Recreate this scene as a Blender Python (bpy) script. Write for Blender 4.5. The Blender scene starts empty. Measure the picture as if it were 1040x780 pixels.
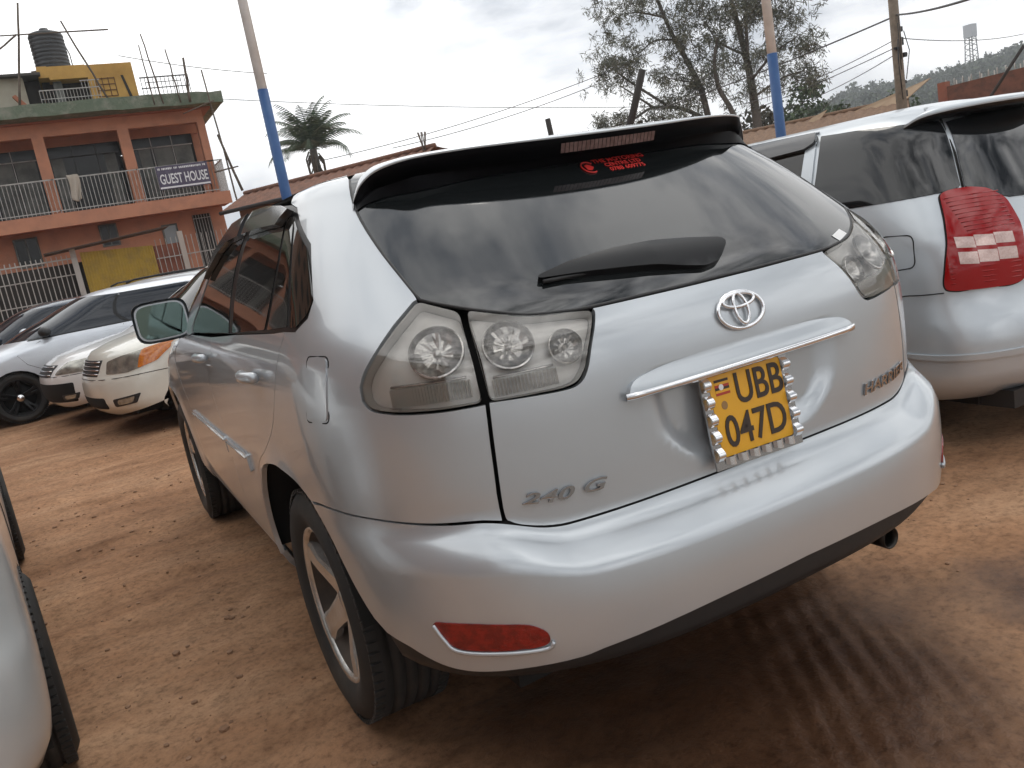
import bpy, bmesh, math, random
import numpy as np
from mathutils import Vector, Matrix
from mathutils.geometry import delaunay_2d_cdt
R=math.radians
sc=bpy.context.scene; COL=sc.collection
random.seed(7); rng=np.random.default_rng(7)

# ------------------------------------------------------------------ camera
cd=bpy.data.cameras.new('camera'); cam=bpy.data.objects.new('camera',cd); COL.objects.link(cam); sc.camera=cam
cd.sensor_width=36; cd.lens=28.84; cd.clip_start=.05; cd.clip_end=6000
_r=Vector((.8616,-.4761,-.1759)); _f=Vector((.4450,.8752,-.1895)); _f.normalize(); _r=(_r-_f*_r.dot(_f)).normalized(); _u=_r.cross(_f)
CAM=Vector((-1.333,-1.294,1.377))
M=Matrix.Identity(4)
for i in range(3): M[i][0],M[i][1],M[i][2],M[i][3]=_r[i],_u[i],-_f[i],CAM[i]
cam.matrix_world=M

# ------------------------------------------------------------------ sky and sun
SUN_EL,SUN_AZ=58,38
w=bpy.data.worlds.new('World'); sc.world=w; w.use_nodes=True
nt=w.node_tree; nt.nodes.clear(); L=nt.links.new
def nd(t,**k):
    n=nt.nodes.new(t)
    for a,b in k.items(): setattr(n,a,b)
    return n
out=nd('ShaderNodeOutputWorld'); bg=nd('ShaderNodeBackground'); bg.inputs[1].default_value=.13
sky=nd('ShaderNodeTexSky',sky_type='NISHITA',sun_disc=False,sun_elevation=R(SUN_EL),sun_rotation=R(SUN_AZ))
tc=nd('ShaderNodeTexCoord'); mp=nd('ShaderNodeMapping'); mp.inputs['Scale'].default_value=(1,1,2.6)
L(tc.outputs['Generated'],mp.inputs[0])
n1=nd('ShaderNodeTexNoise'); n1.inputs['Scale'].default_value=2.1; n1.inputs['Detail'].default_value=7; n1.inputs['Roughness'].default_value=.55; n1.inputs['Distortion'].default_value=.35
n2=nd('ShaderNodeTexNoise'); n2.inputs['Scale'].default_value=4.3; n2.inputs['Detail'].default_value=6; n2.inputs['Roughness'].default_value=.6
L(mp.outputs[0],n1.inputs[0]); L(mp.outputs[0],n2.inputs[0])
cr=nd('ShaderNodeValToRGB'); cr.color_ramp.elements[0].position=.35; cr.color_ramp.elements[0].color=(4.7,5.05,5.6,1)
cr.color_ramp.elements[1].position=.52; cr.color_ramp.elements[1].color=(11.8,11.8,11.75,1)
L(n1.outputs[0],cr.inputs[0])
cr2=nd('ShaderNodeValToRGB'); cr2.color_ramp.elements[0].position=.30; cr2.color_ramp.elements[0].color=(.0,.0,.0,1)
cr2.color_ramp.elements[1].position=.46; cr2.color_ramp.elements[1].color=(1,1,1,1)
L(n2.outputs[0],cr2.inputs[0])
mx=nd('ShaderNodeMix',data_type='RGBA'); L(sky.outputs[0],mx.inputs[6]); L(cr.outputs[0],mx.inputs[7])
mr=nd('ShaderNodeMath',operation='MULTIPLY_ADD'); L(cr2.outputs[0],mr.inputs[0]); mr.inputs[1].default_value=.14; mr.inputs[2].default_value=.86
L(mr.outputs[0],mx.inputs[0])
# heavier grey cloud in the half of the sky behind the camera
sx_=nd('ShaderNodeSeparateXYZ'); L(tc.outputs['Generated'],sx_.inputs[0])
mr2=nd('ShaderNodeMapRange'); L(sx_.outputs[1],mr2.inputs[0]); mr2.inputs[1].default_value=.15; mr2.inputs[2].default_value=-.35
n3=nd('ShaderNodeTexNoise'); n3.inputs['Scale'].default_value=3.4; n3.inputs['Detail'].default_value=7; n3.inputs['Roughness'].default_value=.58; n3.inputs['Distortion'].default_value=.6; L(mp.outputs[0],n3.inputs[0])
cr3=nd('ShaderNodeValToRGB'); cr3.color_ramp.elements[0].position=.38; cr3.color_ramp.elements[0].color=(.08,.095,.115,1); cr3.color_ramp.elements[1].position=.60; cr3.color_ramp.elements[1].color=(1.45,1.45,1.45,1); L(n3.outputs[0],cr3.inputs[0])
mx3=nd('ShaderNodeMix',data_type='RGBA',blend_type='MULTIPLY'); L(mr2.outputs[0],mx3.inputs[0]); L(mx.outputs[2],mx3.inputs[6]); L(cr3.outputs[0],mx3.inputs[7])
L(mx3.outputs[2],bg.inputs[0]); L(bg.outputs[0],out.inputs[0])
sl=bpy.data.lights.new('sun','SUN'); sl.energy=.6; sl.angle=R(22); sl.color=(1,.95,.87)
so=bpy.data.objects.new('sun',sl); COL.objects.link(so)
so.rotation_euler=(R(90-SUN_EL),0,R(180-SUN_AZ)); so.location=(0,0,30)
vs=sc.view_settings; vs.view_transform='Standard'; vs.look='None'; vs.gamma=1; vs.use_curve_mapping=False; vs.exposure=.12

# ------------------------------------------------------------------ materials
MATS={}
def material(name,col=(.5,.5,.5),rough=.5,metal=0,ior=1.5,coat=0,coat_r=.03,spec=None,trans=0,emis=None,
             noise=None,bump=None,vary=None):
    """noise=(scale,colour2,lo,hi) mixes a second colour by noise; bump=(scale,strength,dist); vary=(scale,amount) roughness variation"""
    if name in MATS: return MATS[name]
    m=bpy.data.materials.new(name); m.use_nodes=True; t=m.node_tree; b=t.nodes['Principled BSDF']; ln=t.links.new
    b.inputs['Base Color'].default_value=(*col,1); b.inputs['Roughness'].default_value=rough; b.inputs['Metallic'].default_value=metal
    b.inputs['IOR'].default_value=ior; b.inputs['Coat Weight'].default_value=coat; b.inputs['Coat Roughness'].default_value=coat_r
    if trans: b.inputs['Transmission Weight'].default_value=trans
    if emis: b.inputs['Emission Color'].default_value=(*emis[:3],1); b.inputs['Emission Strength'].default_value=emis[3]
    co=t.nodes.new('ShaderNodeTexCoord')
    def nz(s,d=6,r=.6):
        q=t.nodes.new('ShaderNodeTexNoise'); q.inputs['Scale'].default_value=s; q.inputs['Detail'].default_value=d; q.inputs['Roughness'].default_value=r
        ln(co.outputs['Object'],q.inputs[0]); return q
    if noise:
        q=nz(noise[0]); rp=t.nodes.new('ShaderNodeValToRGB'); rp.color_ramp.elements[0].position=noise[2]; rp.color_ramp.elements[1].position=noise[3]
        rp.color_ramp.elements[0].color=(*col,1); rp.color_ramp.elements[1].color=(*noise[1],1)
        ln(q.outputs[0],rp.inputs[0]); ln(rp.outputs[0],b.inputs['Base Color'])
    if bump:
        q=nz(bump[0]); bp=t.nodes.new('ShaderNodeBump'); bp.inputs['Strength'].default_value=bump[1]; bp.inputs['Distance'].default_value=bump[2]
        ln(q.outputs[0],bp.inputs['Height']); ln(bp.outputs[0],b.inputs['Normal'])
    if vary:
        q=nz(vary[0]); mm=t.nodes.new('ShaderNodeMath'); mm.operation='MULTIPLY_ADD'; mm.inputs[1].default_value=vary[1]; mm.inputs[2].default_value=rough-vary[1]*.5
        ln(q.outputs[0],mm.inputs[0]); ln(mm.outputs[0],b.inputs['Roughness'])
    MATS[name]=m; return m
def clear_lens(name,tint=(1,1,1),f=.12):
    m=bpy.data.materials.new(name); m.use_nodes=True; t=m.node_tree; t.nodes.clear(); ln=t.links.new
    o=t.nodes.new('ShaderNodeOutputMaterial'); tr=t.nodes.new('ShaderNodeBsdfTransparent'); tr.inputs[0].default_value=(*tint,1)
    g=t.nodes.new('ShaderNodeBsdfGlossy'); g.inputs['Roughness'].default_value=.03
    fr=t.nodes.new('ShaderNodeFresnel'); fr.inputs[0].default_value=1.5; ad=t.nodes.new('ShaderNodeMath'); ad.operation='ADD'; ad.inputs[1].default_value=f-.04; ad.use_clamp=True
    mi=t.nodes.new('ShaderNodeMixShader'); ln(fr.outputs[0],ad.inputs[0]); ln(ad.outputs[0],mi.inputs[0]); ln(tr.outputs[0],mi.inputs[1]); ln(g.outputs[0],mi.inputs[2]); ln(mi.outputs[0],o.inputs[0])
    MATS[name]=m; return m
PAINT=material('silver_paint',(.50,.53,.555),.32,.5,coat=.8,coat_r=.03,vary=(9,.10),noise=(1.7,(.475,.504,.527),.40,.66))
DARK=material('black_plastic',(.018,.018,.019),.55,vary=(30,.2))
BLACK=material('black_gloss',(.006,.006,.007),.3,ior=1.35)
VOID=material('underbody_black',(.008,.0075,.007),.9)
GLASS=material('privacy_glass',(.010,.0115,.012),.03,ior=1.82)
SGLASS=material('side_glass',(.014,.012,.010),.03,ior=1.5)
CHROME=material('chrome',(.80,.80,.81),.12,1)
RUBBER=material('tyre_rubber',(.022,.021,.020),.75,noise=(6,(.055,.045,.036),.5,.8),bump=(60,.2,.003))
ALLOY=material('alloy_silver',(.74,.73,.71),.25,.8,noise=(14,(.42,.37,.31),.52,.78))
DIRTY=material('brake_dust',(.035,.026,.020),.7,.1,noise=(9,(.085,.058,.04),.4,.75))
LAMPH=material('lamp_housing',(.74,.72,.69),.45,.1,noise=(8,(.64,.615,.58),.4,.7))
LAMPD=material('lamp_reflector',(.46,.44,.42),.22,.75,noise=(90,(.62,.60,.57),.42,.6))
LENS=clear_lens('lamp_lens',(.96,.95,.93),.09)
REDREF=material('red_reflector',(.16,.008,.006),.2,coat=.3,noise=(45,(.26,.012,.008),.42,.6),bump=(120,.5,.004))
SEAL=material('brown_seal',(.06,.05,.042),.6)

# ------------------------------------------------------------------ mesh tools
class MB:
    def __init__(s): s.v=[];s.f=[];s.sm=[];s.mi=[];s.n=[];s.k=0
    def add(s,V,F,smooth=False,N=None,mi=0):
        V=np.asarray(V,float); s.v.append(V)
        s.f+= [tuple(int(i)+s.k for i in f) for f in F]; s.sm+=[smooth]*len(F); s.mi+=[mi]*len(F)
        s.n.append(np.full((len(V),3),np.nan) if N is None else np.asarray(N,float)); s.k+=len(V); return s
    def box(s,c,d,rot=None,mi=0,bev=0):
        h=np.array(d)/2
        if bev:
            bm=bmesh.new(); bmesh.ops.create_cube(bm,size=1); bmesh.ops.scale(bm,vec=d,verts=bm.verts)
            bmesh.ops.bevel(bm,geom=bm.edges[:],offset=bev,segments=2,affect='EDGES',profile=.6)
            bm.verts.index_update(); V=np.array([q.co[:] for q in bm.verts]); F=[[q.index for q in f.verts] for f in bm.faces]; bm.free(); smo=True
        else:
            V=np.array([(x,y,z) for x in(-1,1) for y in(-1,1) for z in(-1,1)])*h
            F=[(0,1,3,2),(4,6,7,5),(0,4,5,1),(2,3,7,6),(0,2,6,4),(1,5,7,3)]; smo=False
        if rot is not None: V=V@np.array(rot).T
        return s.add(V+np.array(c),F,False,None,mi)
    def b2(s,a,b,mi=0):
        a=np.array(a,float);b=np.array(b,float); return s.box((a+b)/2,np.abs(b-a),None,mi)
    def tube(s,pts,r,seg=8,closed=False,cap=True,mi=0,smooth=True):
        P=np.array(pts,float);n=len(P); rr=np.broadcast_to(np.array(r,float),(n,))
        T=np.gradient(P,axis=0) if not closed else np.roll(P,-1,0)-np.roll(P,1,0); T/=np.linalg.norm(T,axis=1,keepdims=True)+1e-12
        ref=np.array([0,0,1.]) if abs(T[0][2])<.9 else np.array([1.,0,0]); a=np.cross(T[0],ref);a/=np.linalg.norm(a); V=[]
        for i in range(n):
            a=a-T[i]*(a@T[i]); a/=np.linalg.norm(a); b=np.cross(T[i],a)
            for k in range(seg):
                q=2*math.pi*k/seg; V.append(P[i]+rr[i]*(math.cos(q)*a+math.sin(q)*b))
        F=[]
        for i in range(n if closed else n-1):
            j=(i+1)%n
            for k in range(seg): F.append((i*seg+k,i*seg+(k+1)%seg,j*seg+(k+1)%seg,j*seg+k))
        if cap and not closed: F+= [tuple(range(seg))[::-1],tuple(range((n-1)*seg,n*seg))]
        return s.add(V,F,smooth,None,mi)
    def rod(s,a,b,r,seg=6,mi=0): return s.tube([a,b],r,seg,mi=mi)
    def lathe(s,prof,axis='x',seg=48,c=(0,0,0),mi=0,smooth=True,closed=False):
        V=[];n=len(prof)
        for k in range(seg):
            q=2*math.pi*k/seg
            for (r,h) in prof:
                p=(h,r*math.cos(q),r*math.sin(q)) if axis=='x' else (r*math.cos(q),r*math.sin(q),h) if axis=='z' else (r*math.cos(q),h,r*math.sin(q))
                V.append(p)
        F=[]
        for k in range(seg):
            j=(k+1)%seg
            for i in range(n-1 if not closed else n):
                i2=(i+1)%n; F.append((k*n+i,k*n+i2,j*n+i2,j*n+i))
        return s.add(np.array(V)+np.array(c),F,smooth,None,mi)
    def prism(s,poly,h0,h1,fr=None,mi=0):
        """poly of 2-D points extruded between two heights; fr = 4x4-like (origin, ax, ay, az)"""
        n=len(poly);V=[(p[0],p[1],h0) for p in poly]+[(p[0],p[1],h1) for p in poly]
        F=[tuple(range(n))[::-1],tuple(range(n,2*n))]+[(i,(i+1)%n,n+(i+1)%n,n+i) for i in range(n)]
        V=np.array(V)
        if fr is not None:
            o,ax,ay,az=[np.array(q,float) for q in fr]; V=o+V[:,:1]*ax+V[:,1:2]*ay+V[:,2:]*az
        return s.add(V,F,False,None,mi)
    def xf(s,mat):
        m=np.array(mat); s.v=[q@m[:3,:3].T+m[:3,3] for q in s.v]; return s
    def build(s,name,mats,parent=None,recalc=False):
        me=bpy.data.meshes.new(name); V=np.concatenate(s.v) if s.v else np.zeros((0,3))
        me.from_pydata(V.tolist(),[],s.f)
        for m in (mats if isinstance(mats,(list,tuple)) else [mats]): me.materials.append(m)
        me.polygons.foreach_set('use_smooth',s.sm); me.polygons.foreach_set('material_index',s.mi)
        N=np.concatenate(s.n) if s.n else np.zeros((0,3)); has=~np.isnan(N[:,0])
        if recalc:
            bm=bmesh.new(); bm.from_mesh(me); bmesh.ops.recalc_face_normals(bm,faces=bm.faces); bm.to_mesh(me); bm.free()
        elif has.any():
            me.update(); vn=np.zeros(len(V)*3); me.vertices.foreach_get('normal',vn); vn=vn.reshape(-1,3)
            fn=np.zeros(len(me.polygons)*3); me.polygons.foreach_get('normal',fn); fn=fn.reshape(-1,3); LN=[]
            for i,f in enumerate(s.f):
                for q in f: LN.append(N[q] if has[q] else (vn[q] if s.sm[i] else fn[i]))
            me.normals_split_custom_set(np.array(LN).tolist())
        me.update()
        o=bpy.data.objects.new(name,me); COL.objects.link(o)
        if parent is not None: o.parent=parent
        return o
def empty(name,loc=(0,0,0),rz=0):
    o=bpy.data.objects.new(name,None); COL.objects.link(o); o.location=loc; o.rotation_euler=(0,0,rz); o.empty_display_size=.3; return o
def tag(o,label=None,cat=None,group=None,kind=None):
    if label: o['label']=label
    if cat: o['category']=cat
    if group: o['group']=group
    if kind: o['kind']=kind
    return o
def copy_tree(o,parent=None):
    c=o.copy(); COL.objects.link(c)
    if parent is not None: c.parent=parent
    for ch in o.children: copy_tree(ch,c)
    return c
def text2d(txt,size=1,shear=0,bold=0,xs=1):
    cu=bpy.data.curves.new('t','FONT'); cu.body=txt; cu.size=size; cu.shear=shear; cu.offset=bold; cu.resolution_u=4; cu.align_x='CENTER'; cu.align_y='CENTER'
    o=bpy.data.objects.new('t',cu); COL.objects.link(o); bpy.context.view_layer.update()
    me=o.to_mesh(); V=np.array([v.co[:2] for v in me.vertices]); F=[tuple(p.vertices) for p in me.polygons]
    o.to_mesh_clear(); bpy.data.objects.remove(o); bpy.data.curves.remove(cu); V[:,0]*=xs; return V,F
def slab_text(mb,V,F,fmap,t,mi=0):
    """2-D text mapped by fmap(x,y,height) with thickness t"""
    n=len(V); top=fmap(V[:,0],V[:,1],t); bot=fmap(V[:,0],V[:,1],0.)
    from collections import Counter
    E=Counter()
    for f in F:
        for a,b in zip(f,f[1:]+f[:1]): E[(a,b)]+=1
    G=[f for f in F]+[(b,a,a+n,b+n) for (a,b) in E if (b,a) not in E]
    mb.add(np.concatenate([top,bot]),G,False,None,mi)

# ------------------------------------------------------------------ car skin
def pchip(xs,ys):
    xs=np.array(xs,float);ys=np.array(ys,float);h=np.diff(xs);d=np.diff(ys)/h
    m=np.zeros_like(xs);m[0]=d[0];m[-1]=d[-1]
    for i in range(1,len(xs)-1):
        if d[i-1]*d[i]>0:
            a=2*h[i]+h[i-1];b=h[i]+2*h[i-1];m[i]=(a+b)/(a/d[i-1]+b/d[i])
    def f(x):
        x=np.clip(np.asarray(x,float),xs[0],xs[-1]);i=np.clip(np.searchsorted(xs,x,side='right')-1,0,len(xs)-2)
        t=(x-xs[i])/h[i];t2=t*t;t3=t2*t
        return (2*t3-3*t2+1)*ys[i]+(t3-2*t2+t)*h[i]*m[i]+(-2*t3+3*t2)*ys[i+1]+(t3-t2)*h[i]*m[i+1]
    return f
def sm(a,b,x):
    t=np.clip((np.asarray(x,float)-a)/(b-a),0,1);return t*t*(3-2*t)
class Shell:
    """car skin: stacked plan outlines; s runs round the outline from the rear centre (+ = left side), v climbs"""
    def __init__(self,rows,S=(1.2,2.6,1.2),nr=2.7,nf=2.6,warp=None,bump=None):
        c=list(zip(*rows));v=c[0];self.v0,self.v1=v[0],v[-1]
        self.w,self.yr,self.Dr,self.yf,self.Df=[pchip(v,k) for k in c[1:6]]
        self.S=S;self.nr,self.nf=nr,nf;self.warp=warp;self.bump=bump
        self.L=sum(S)
    def P(self,s,v):
        s=np.asarray(s,float);v=np.asarray(v,float);s,v=np.broadcast_arrays(s,v)
        a=np.abs(s);sg=np.where(s<0,1.,-1.);L=sum(self.S)
        sg=np.where(a>L,-sg,sg);a=np.where(a>L,2*L-a,a)
        w,yr,Dr,yf,Df=self.w(v),self.yr(v),self.Dr(v),self.yf(v),self.Df(v)
        S1,S2,S3=self.S
        p=np.clip(a/S1,0,1)*math.pi/2;N=(np.sin(p)**self.nr+np.cos(p)**self.nr)**(1/self.nr)
        x=w*np.sin(p)/N;y=yr+Dr*(1-np.cos(p)/N)
        t=np.clip((a-S1)/S2,0,1);ys=(yr+Dr)*(1-t)+(yf-Df)*t
        q=np.clip((S1+S2+S3-a)/S3,0,1)*math.pi/2;N2=(np.sin(q)**self.nf+np.cos(q)**self.nf)**(1/self.nf)
        xf=w*np.sin(q)/N2;y2=yf-Df*(1-np.cos(q)/N2)
        X=np.where(a<=S1,x,np.where(a<=S1+S2,w,xf));Y=np.where(a<=S1,y,np.where(a<=S1+S2,ys,y2))
        Z=v.copy()
        if self.warp is not None: Z=Z+self.warp(X,Y,v)
        if self.bump is not None: X=X+self.bump(X,Y,Z,w)
        return np.stack([sg*X,Y,Z],-1)
    def N(self,s,v,e=2e-3):
        s=np.asarray(s,float);v=np.asarray(v,float)
        a=self.P(s+e,v)-self.P(s-e,v);b=self.P(s,np.minimum(v+e,self.v1))-self.P(s,np.maximum(v-e,self.v0))
        n=np.cross(b,a);n/=np.maximum(np.linalg.norm(n,axis=-1,keepdims=True),1e-9);return n
    def sv(self,y,z,lo=None,hi=None):
        """(s,v) of the side point at length y and height z"""
        v=z; lo=.75*self.S[0] if lo is None else lo; hi=self.S[0]+self.S[1]+.3*self.S[2] if hi is None else hi
        S=np.linspace(lo,hi,1500)
        for _ in range(4):
            P=self.P(S,np.full(1500,min(max(v,self.v0),self.v1))); i=int(np.argmin(np.abs(P[:,1]-y))); v=v+(z-P[i,2])
        return (float(S[i]),float(min(max(v,self.v0),self.v1)))
# ---- main SUV
SUV_ROWS=[ # v, w, yr, Dr, yf, Df
(.26,.80,.30,.70,4.45,.75),
(.33,.855,.13,.80,4.60,.80),
(.40,.885,.035,.84,4.68,.82),
(.50,.900,.004,.86,4.72,.82),
(.59,.908,.000,.86,4.73,.82),
(.655,.912,.006,.85,4.72,.82),
(.676,.913,.024,.835,4.71,.82),
(.702,.914,.068,.80,4.70,.82),
(.724,.915,.103,.765,4.68,.82),
(.75,.916,.112,.755,4.66,.82),
(.85,.918,.110,.755,4.60,.85),
(.95,.919,.112,.75,4.45,.90),
(1.05,.916,.120,.74,4.10,.90),
(1.12,.908,.140,.72,3.65,.80),
(1.18,.893,.180,.70,3.45,.75),
(1.24,.868,.240,.68,3.30,.72),
(1.30,.842,.312,.655,3.15,.70),
(1.40,.795,.437,.61,2.92,.68),
(1.50,.738,.572,.57,2.70,.66),
(1.56,.690,.665,.53,2.55,.64),
(1.583,.635,.80,.48,2.40,.62),
(1.605,.540,1.08,.44,2.20,.60),
]
def suv_warp(X,Y,v):
    return .050*sm(.52,.72,X)*(1-sm(1.2,2.2,Y))*np.exp(-((v-.71)/.10)**2)
def suv_bump(X,Y,Z,w):
    b=0
    for yc in (1.09,3.805):
        r=np.hypot(Y-yc,Z-.355); b=b+.018*np.exp(-((r-.42)/.07)**2)*sm(.8,.95,X/w)
    return b
SUV_ROWS=[(a,b,c,d*.86,e,f) for a,b,c,d,e,f in SUV_ROWS]
SUV=Shell(SUV_ROWS,(1.2,2.45,1.2),nr=3.0,warp=suv_warp,bump=suv_bump)
def crv(pts,n=6):
    """smooth open curve through points"""
    P=[np.array(p,float) for p in pts]; P=[2*P[0]-P[1]]+P+[2*P[-1]-P[-2]]; o=[]
    for i in range(1,len(P)-2):
        a,b,c,d=P[i-1:i+3]
        for k in range(n):
            t=k/n; o.append(.5*((2*b)+(c-a)*t+(2*a-5*b+4*c-d)*t*t+(3*b-a-3*c+d)*t**3))
    o.append(P[-2]); return [tuple(q) for q in o]
def rounded(poly,r,n=4):
    P=[np.array(p,float) for p in poly]; o=[]; m=len(P)
    for i in range(m):
        a,b,c=P[i-1],P[i],P[(i+1)%m]; la,lc=np.linalg.norm(a-b),np.linalg.norm(c-b)
        if la<1e-6 or lc<1e-6: o.append(b); continue
        p=b+(a-b)/la*min(r,la*.45); q=b+(c-b)/lc*min(r,lc*.45)
        for k in range(n+1):
            t=k/n; o.append((1-t)**2*p+2*t*(1-t)*b+t*t*q)
    return [tuple(q) for q in o]
def inpoly(X,Y,P):
    c=np.zeros(X.shape,bool); n=len(P)
    for i in range(n):
        x0,y0=P[i-1];x1,y1=P[i]
        m=((y0>Y)!=(y1>Y)); 
        with np.errstate(divide='ignore',invalid='ignore'): xx=(x1-x0)*(Y-y0)/(y1-y0)+x0
        c^= m&(X<xx)
    return c
def shrink(P,d):
    P=np.array(P); a=np.roll(P,1,0); b=np.roll(P,-1,0)
    e1=P-a;e2=b-P; e1/=np.linalg.norm(e1,axis=1,keepdims=True)+1e-12; e2/=np.linalg.norm(e2,axis=1,keepdims=True)+1e-12
    n1=np.stack([-e1[:,1],e1[:,0]],1); n2=np.stack([-e2[:,1],e2[:,0]],1); n=n1+n2; l=np.linalg.norm(n,axis=1,keepdims=True)
    n=n/np.maximum(l,.3); k=1/np.clip((n*n1).sum(1,keepdims=True),.5,1); return P+n*k*d
def panel(mb,SH,poly,off=0.,rim=.014,gap=.0025,res=.03,mirror=False,both=False,mi=0,round_edge=.0):
    """a skin panel: the part of shell SH inside poly (s,v), lifted by off, its border turned inwards by rim"""
    if both:
        panel(mb,SH,poly,off,rim,gap,res,False,False,mi); return panel(mb,SH,poly,off,rim,gap,res,True,False,mi)
    P=np.array(poly,float); keep=np.linalg.norm(P-np.roll(P,1,0),axis=1)>1e-5; P=P[keep]
    A=.5*np.sum(P[:,0]*np.roll(P[:,1],-1)-np.roll(P[:,0],-1)*P[:,1])
    if A<0: P=P[::-1]
    if gap: P=shrink(P,gap)
    B=[]
    for a,b in zip(P,np.roll(P,-1,0)):
        k=max(1,int(np.linalg.norm(b-a)/res)); B+= [a+(b-a)*i/k for i in range(k)]
    B=np.array(B); lo=B.min(0);hi=B.max(0)
    gx,gy=np.meshgrid(np.arange(lo[0]+res/2,hi[0],res),np.arange(lo[1]+res/2,hi[1],res)); gx=gx.ravel();gy=gy.ravel()
    ok=inpoly(gx,gy,B); gx=gx[ok];gy=gy[ok]
    if len(gx):
        d=np.full(len(gx),9.)
        for a,b in zip(B,np.roll(B,-1,0)):
            e=b-a;l2=e@e+1e-12;t=np.clip(((gx-a[0])*e[0]+(gy-a[1])*e[1])/l2,0,1); d=np.minimum(d,np.hypot(gx-a[0]-t*e[0],gy-a[1]-t*e[1]))
        m=d>res*.4; gx=gx[m];gy=gy[m]
    pts=[Vector((float(x),float(y))) for x,y in B]+[Vector((float(x),float(y))) for x,y in zip(gx,gy)]
    nb=len(B); r=delaunay_2d_cdt(pts,[],[list(range(nb))],1,1e-7)
    V2=np.array([q[:] for q in r[0]]); T=[tuple(f) for f in r[2]]
    o=(lambda s,v:off(s,v)) if callable(off) else (lambda s,v:np.full(np.shape(s),float(off)))
    sg=-1. if mirror else 1.
    def FN(s,v): 
        return SH.P(sg*s,v)+SH.N(sg*s,v)*o(s,v)[...,None]
    s,v=V2[:,0],V2[:,1]; Q=FN(s,v); e=2e-3
    if callable(off):
        a=FN(s+e*sg,v)-FN(s-e*sg,v);b=FN(s,np.minimum(v+e,SH.v1))-FN(s,np.maximum(v-e,SH.v0)); N=np.cross(b,a);N/=np.linalg.norm(N,axis=1,keepdims=True)+1e-12
    else: N=SH.N(sg*s,v)
    # orient faces along the normals
    i0,i1,i2=np.array(T).T; g=np.cross(Q[i1]-Q[i0],Q[i2]-Q[i0]); fl=(g*N[i0]).sum(1)<0
    T=[(t[0],t[2],t[1]) if q else t for t,q in zip(T,fl)]
    mb.add(Q,T,True,N,mi)
    if rim:
        s,v=B[:,0],B[:,1]; top=FN(s,v); nn=SH.N(sg*s,v); m=len(B)
        cen=top-nn*rim; F=[(i,(i+1)%m,m+(i+1)%m,m+i) for i in range(m)]
        if not mirror: F=[f[::-1] for f in F]
        # orientation: outward of the panel
        a=top[1]-top[0];q=np.cross(cen[0]-top[0],a)
        mb.add(np.concatenate([top,cen]),F,False,None,mi)
    return mb
def on(SH,s,v,off=0.):
    s=np.asarray(s,float);v=np.asarray(v,float); return SH.P(s,v)+SH.N(s,v)*np.broadcast_to(np.asarray(off,float),np.broadcast(s,v).shape)[...,None]
def roof_cap(mb,SH,v0,nv=4,crown=.03,s0=0.,s1=None,nx=12,mi=0,ns=70):
    s1=s1 or SH.L; S=np.linspace(s0,s1,ns); vv=np.linspace(v0,SH.v1,nv); rows=[]
    for v in vv: rows.append(SH.P(S,np.full(ns,v)))
    edge=rows[-1]; W=np.abs(edge[:,0]).max()
    for k in range(1,nx+1):
        t=k/nx; q=edge.copy(); q[:,0]=edge[:,0]*(1-t); q[:,2]+=crown*(np.clip(np.abs(edge[:,0])/W,0,1)**2-(q[:,0]/W)**2); rows.append(q)
    V=np.concatenate(rows); n=len(rows); F=[(i*ns+j,i*ns+j+1,(i+1)*ns+j+1,(i+1)*ns+j) for i in range(n-1) for j in range(ns-1)]
    Vm=V*np.array([-1,1,1]); mb.add(V,[f[::-1] for f in F],True,None,mi); mb.add(Vm,F,True,None,mi)
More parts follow.
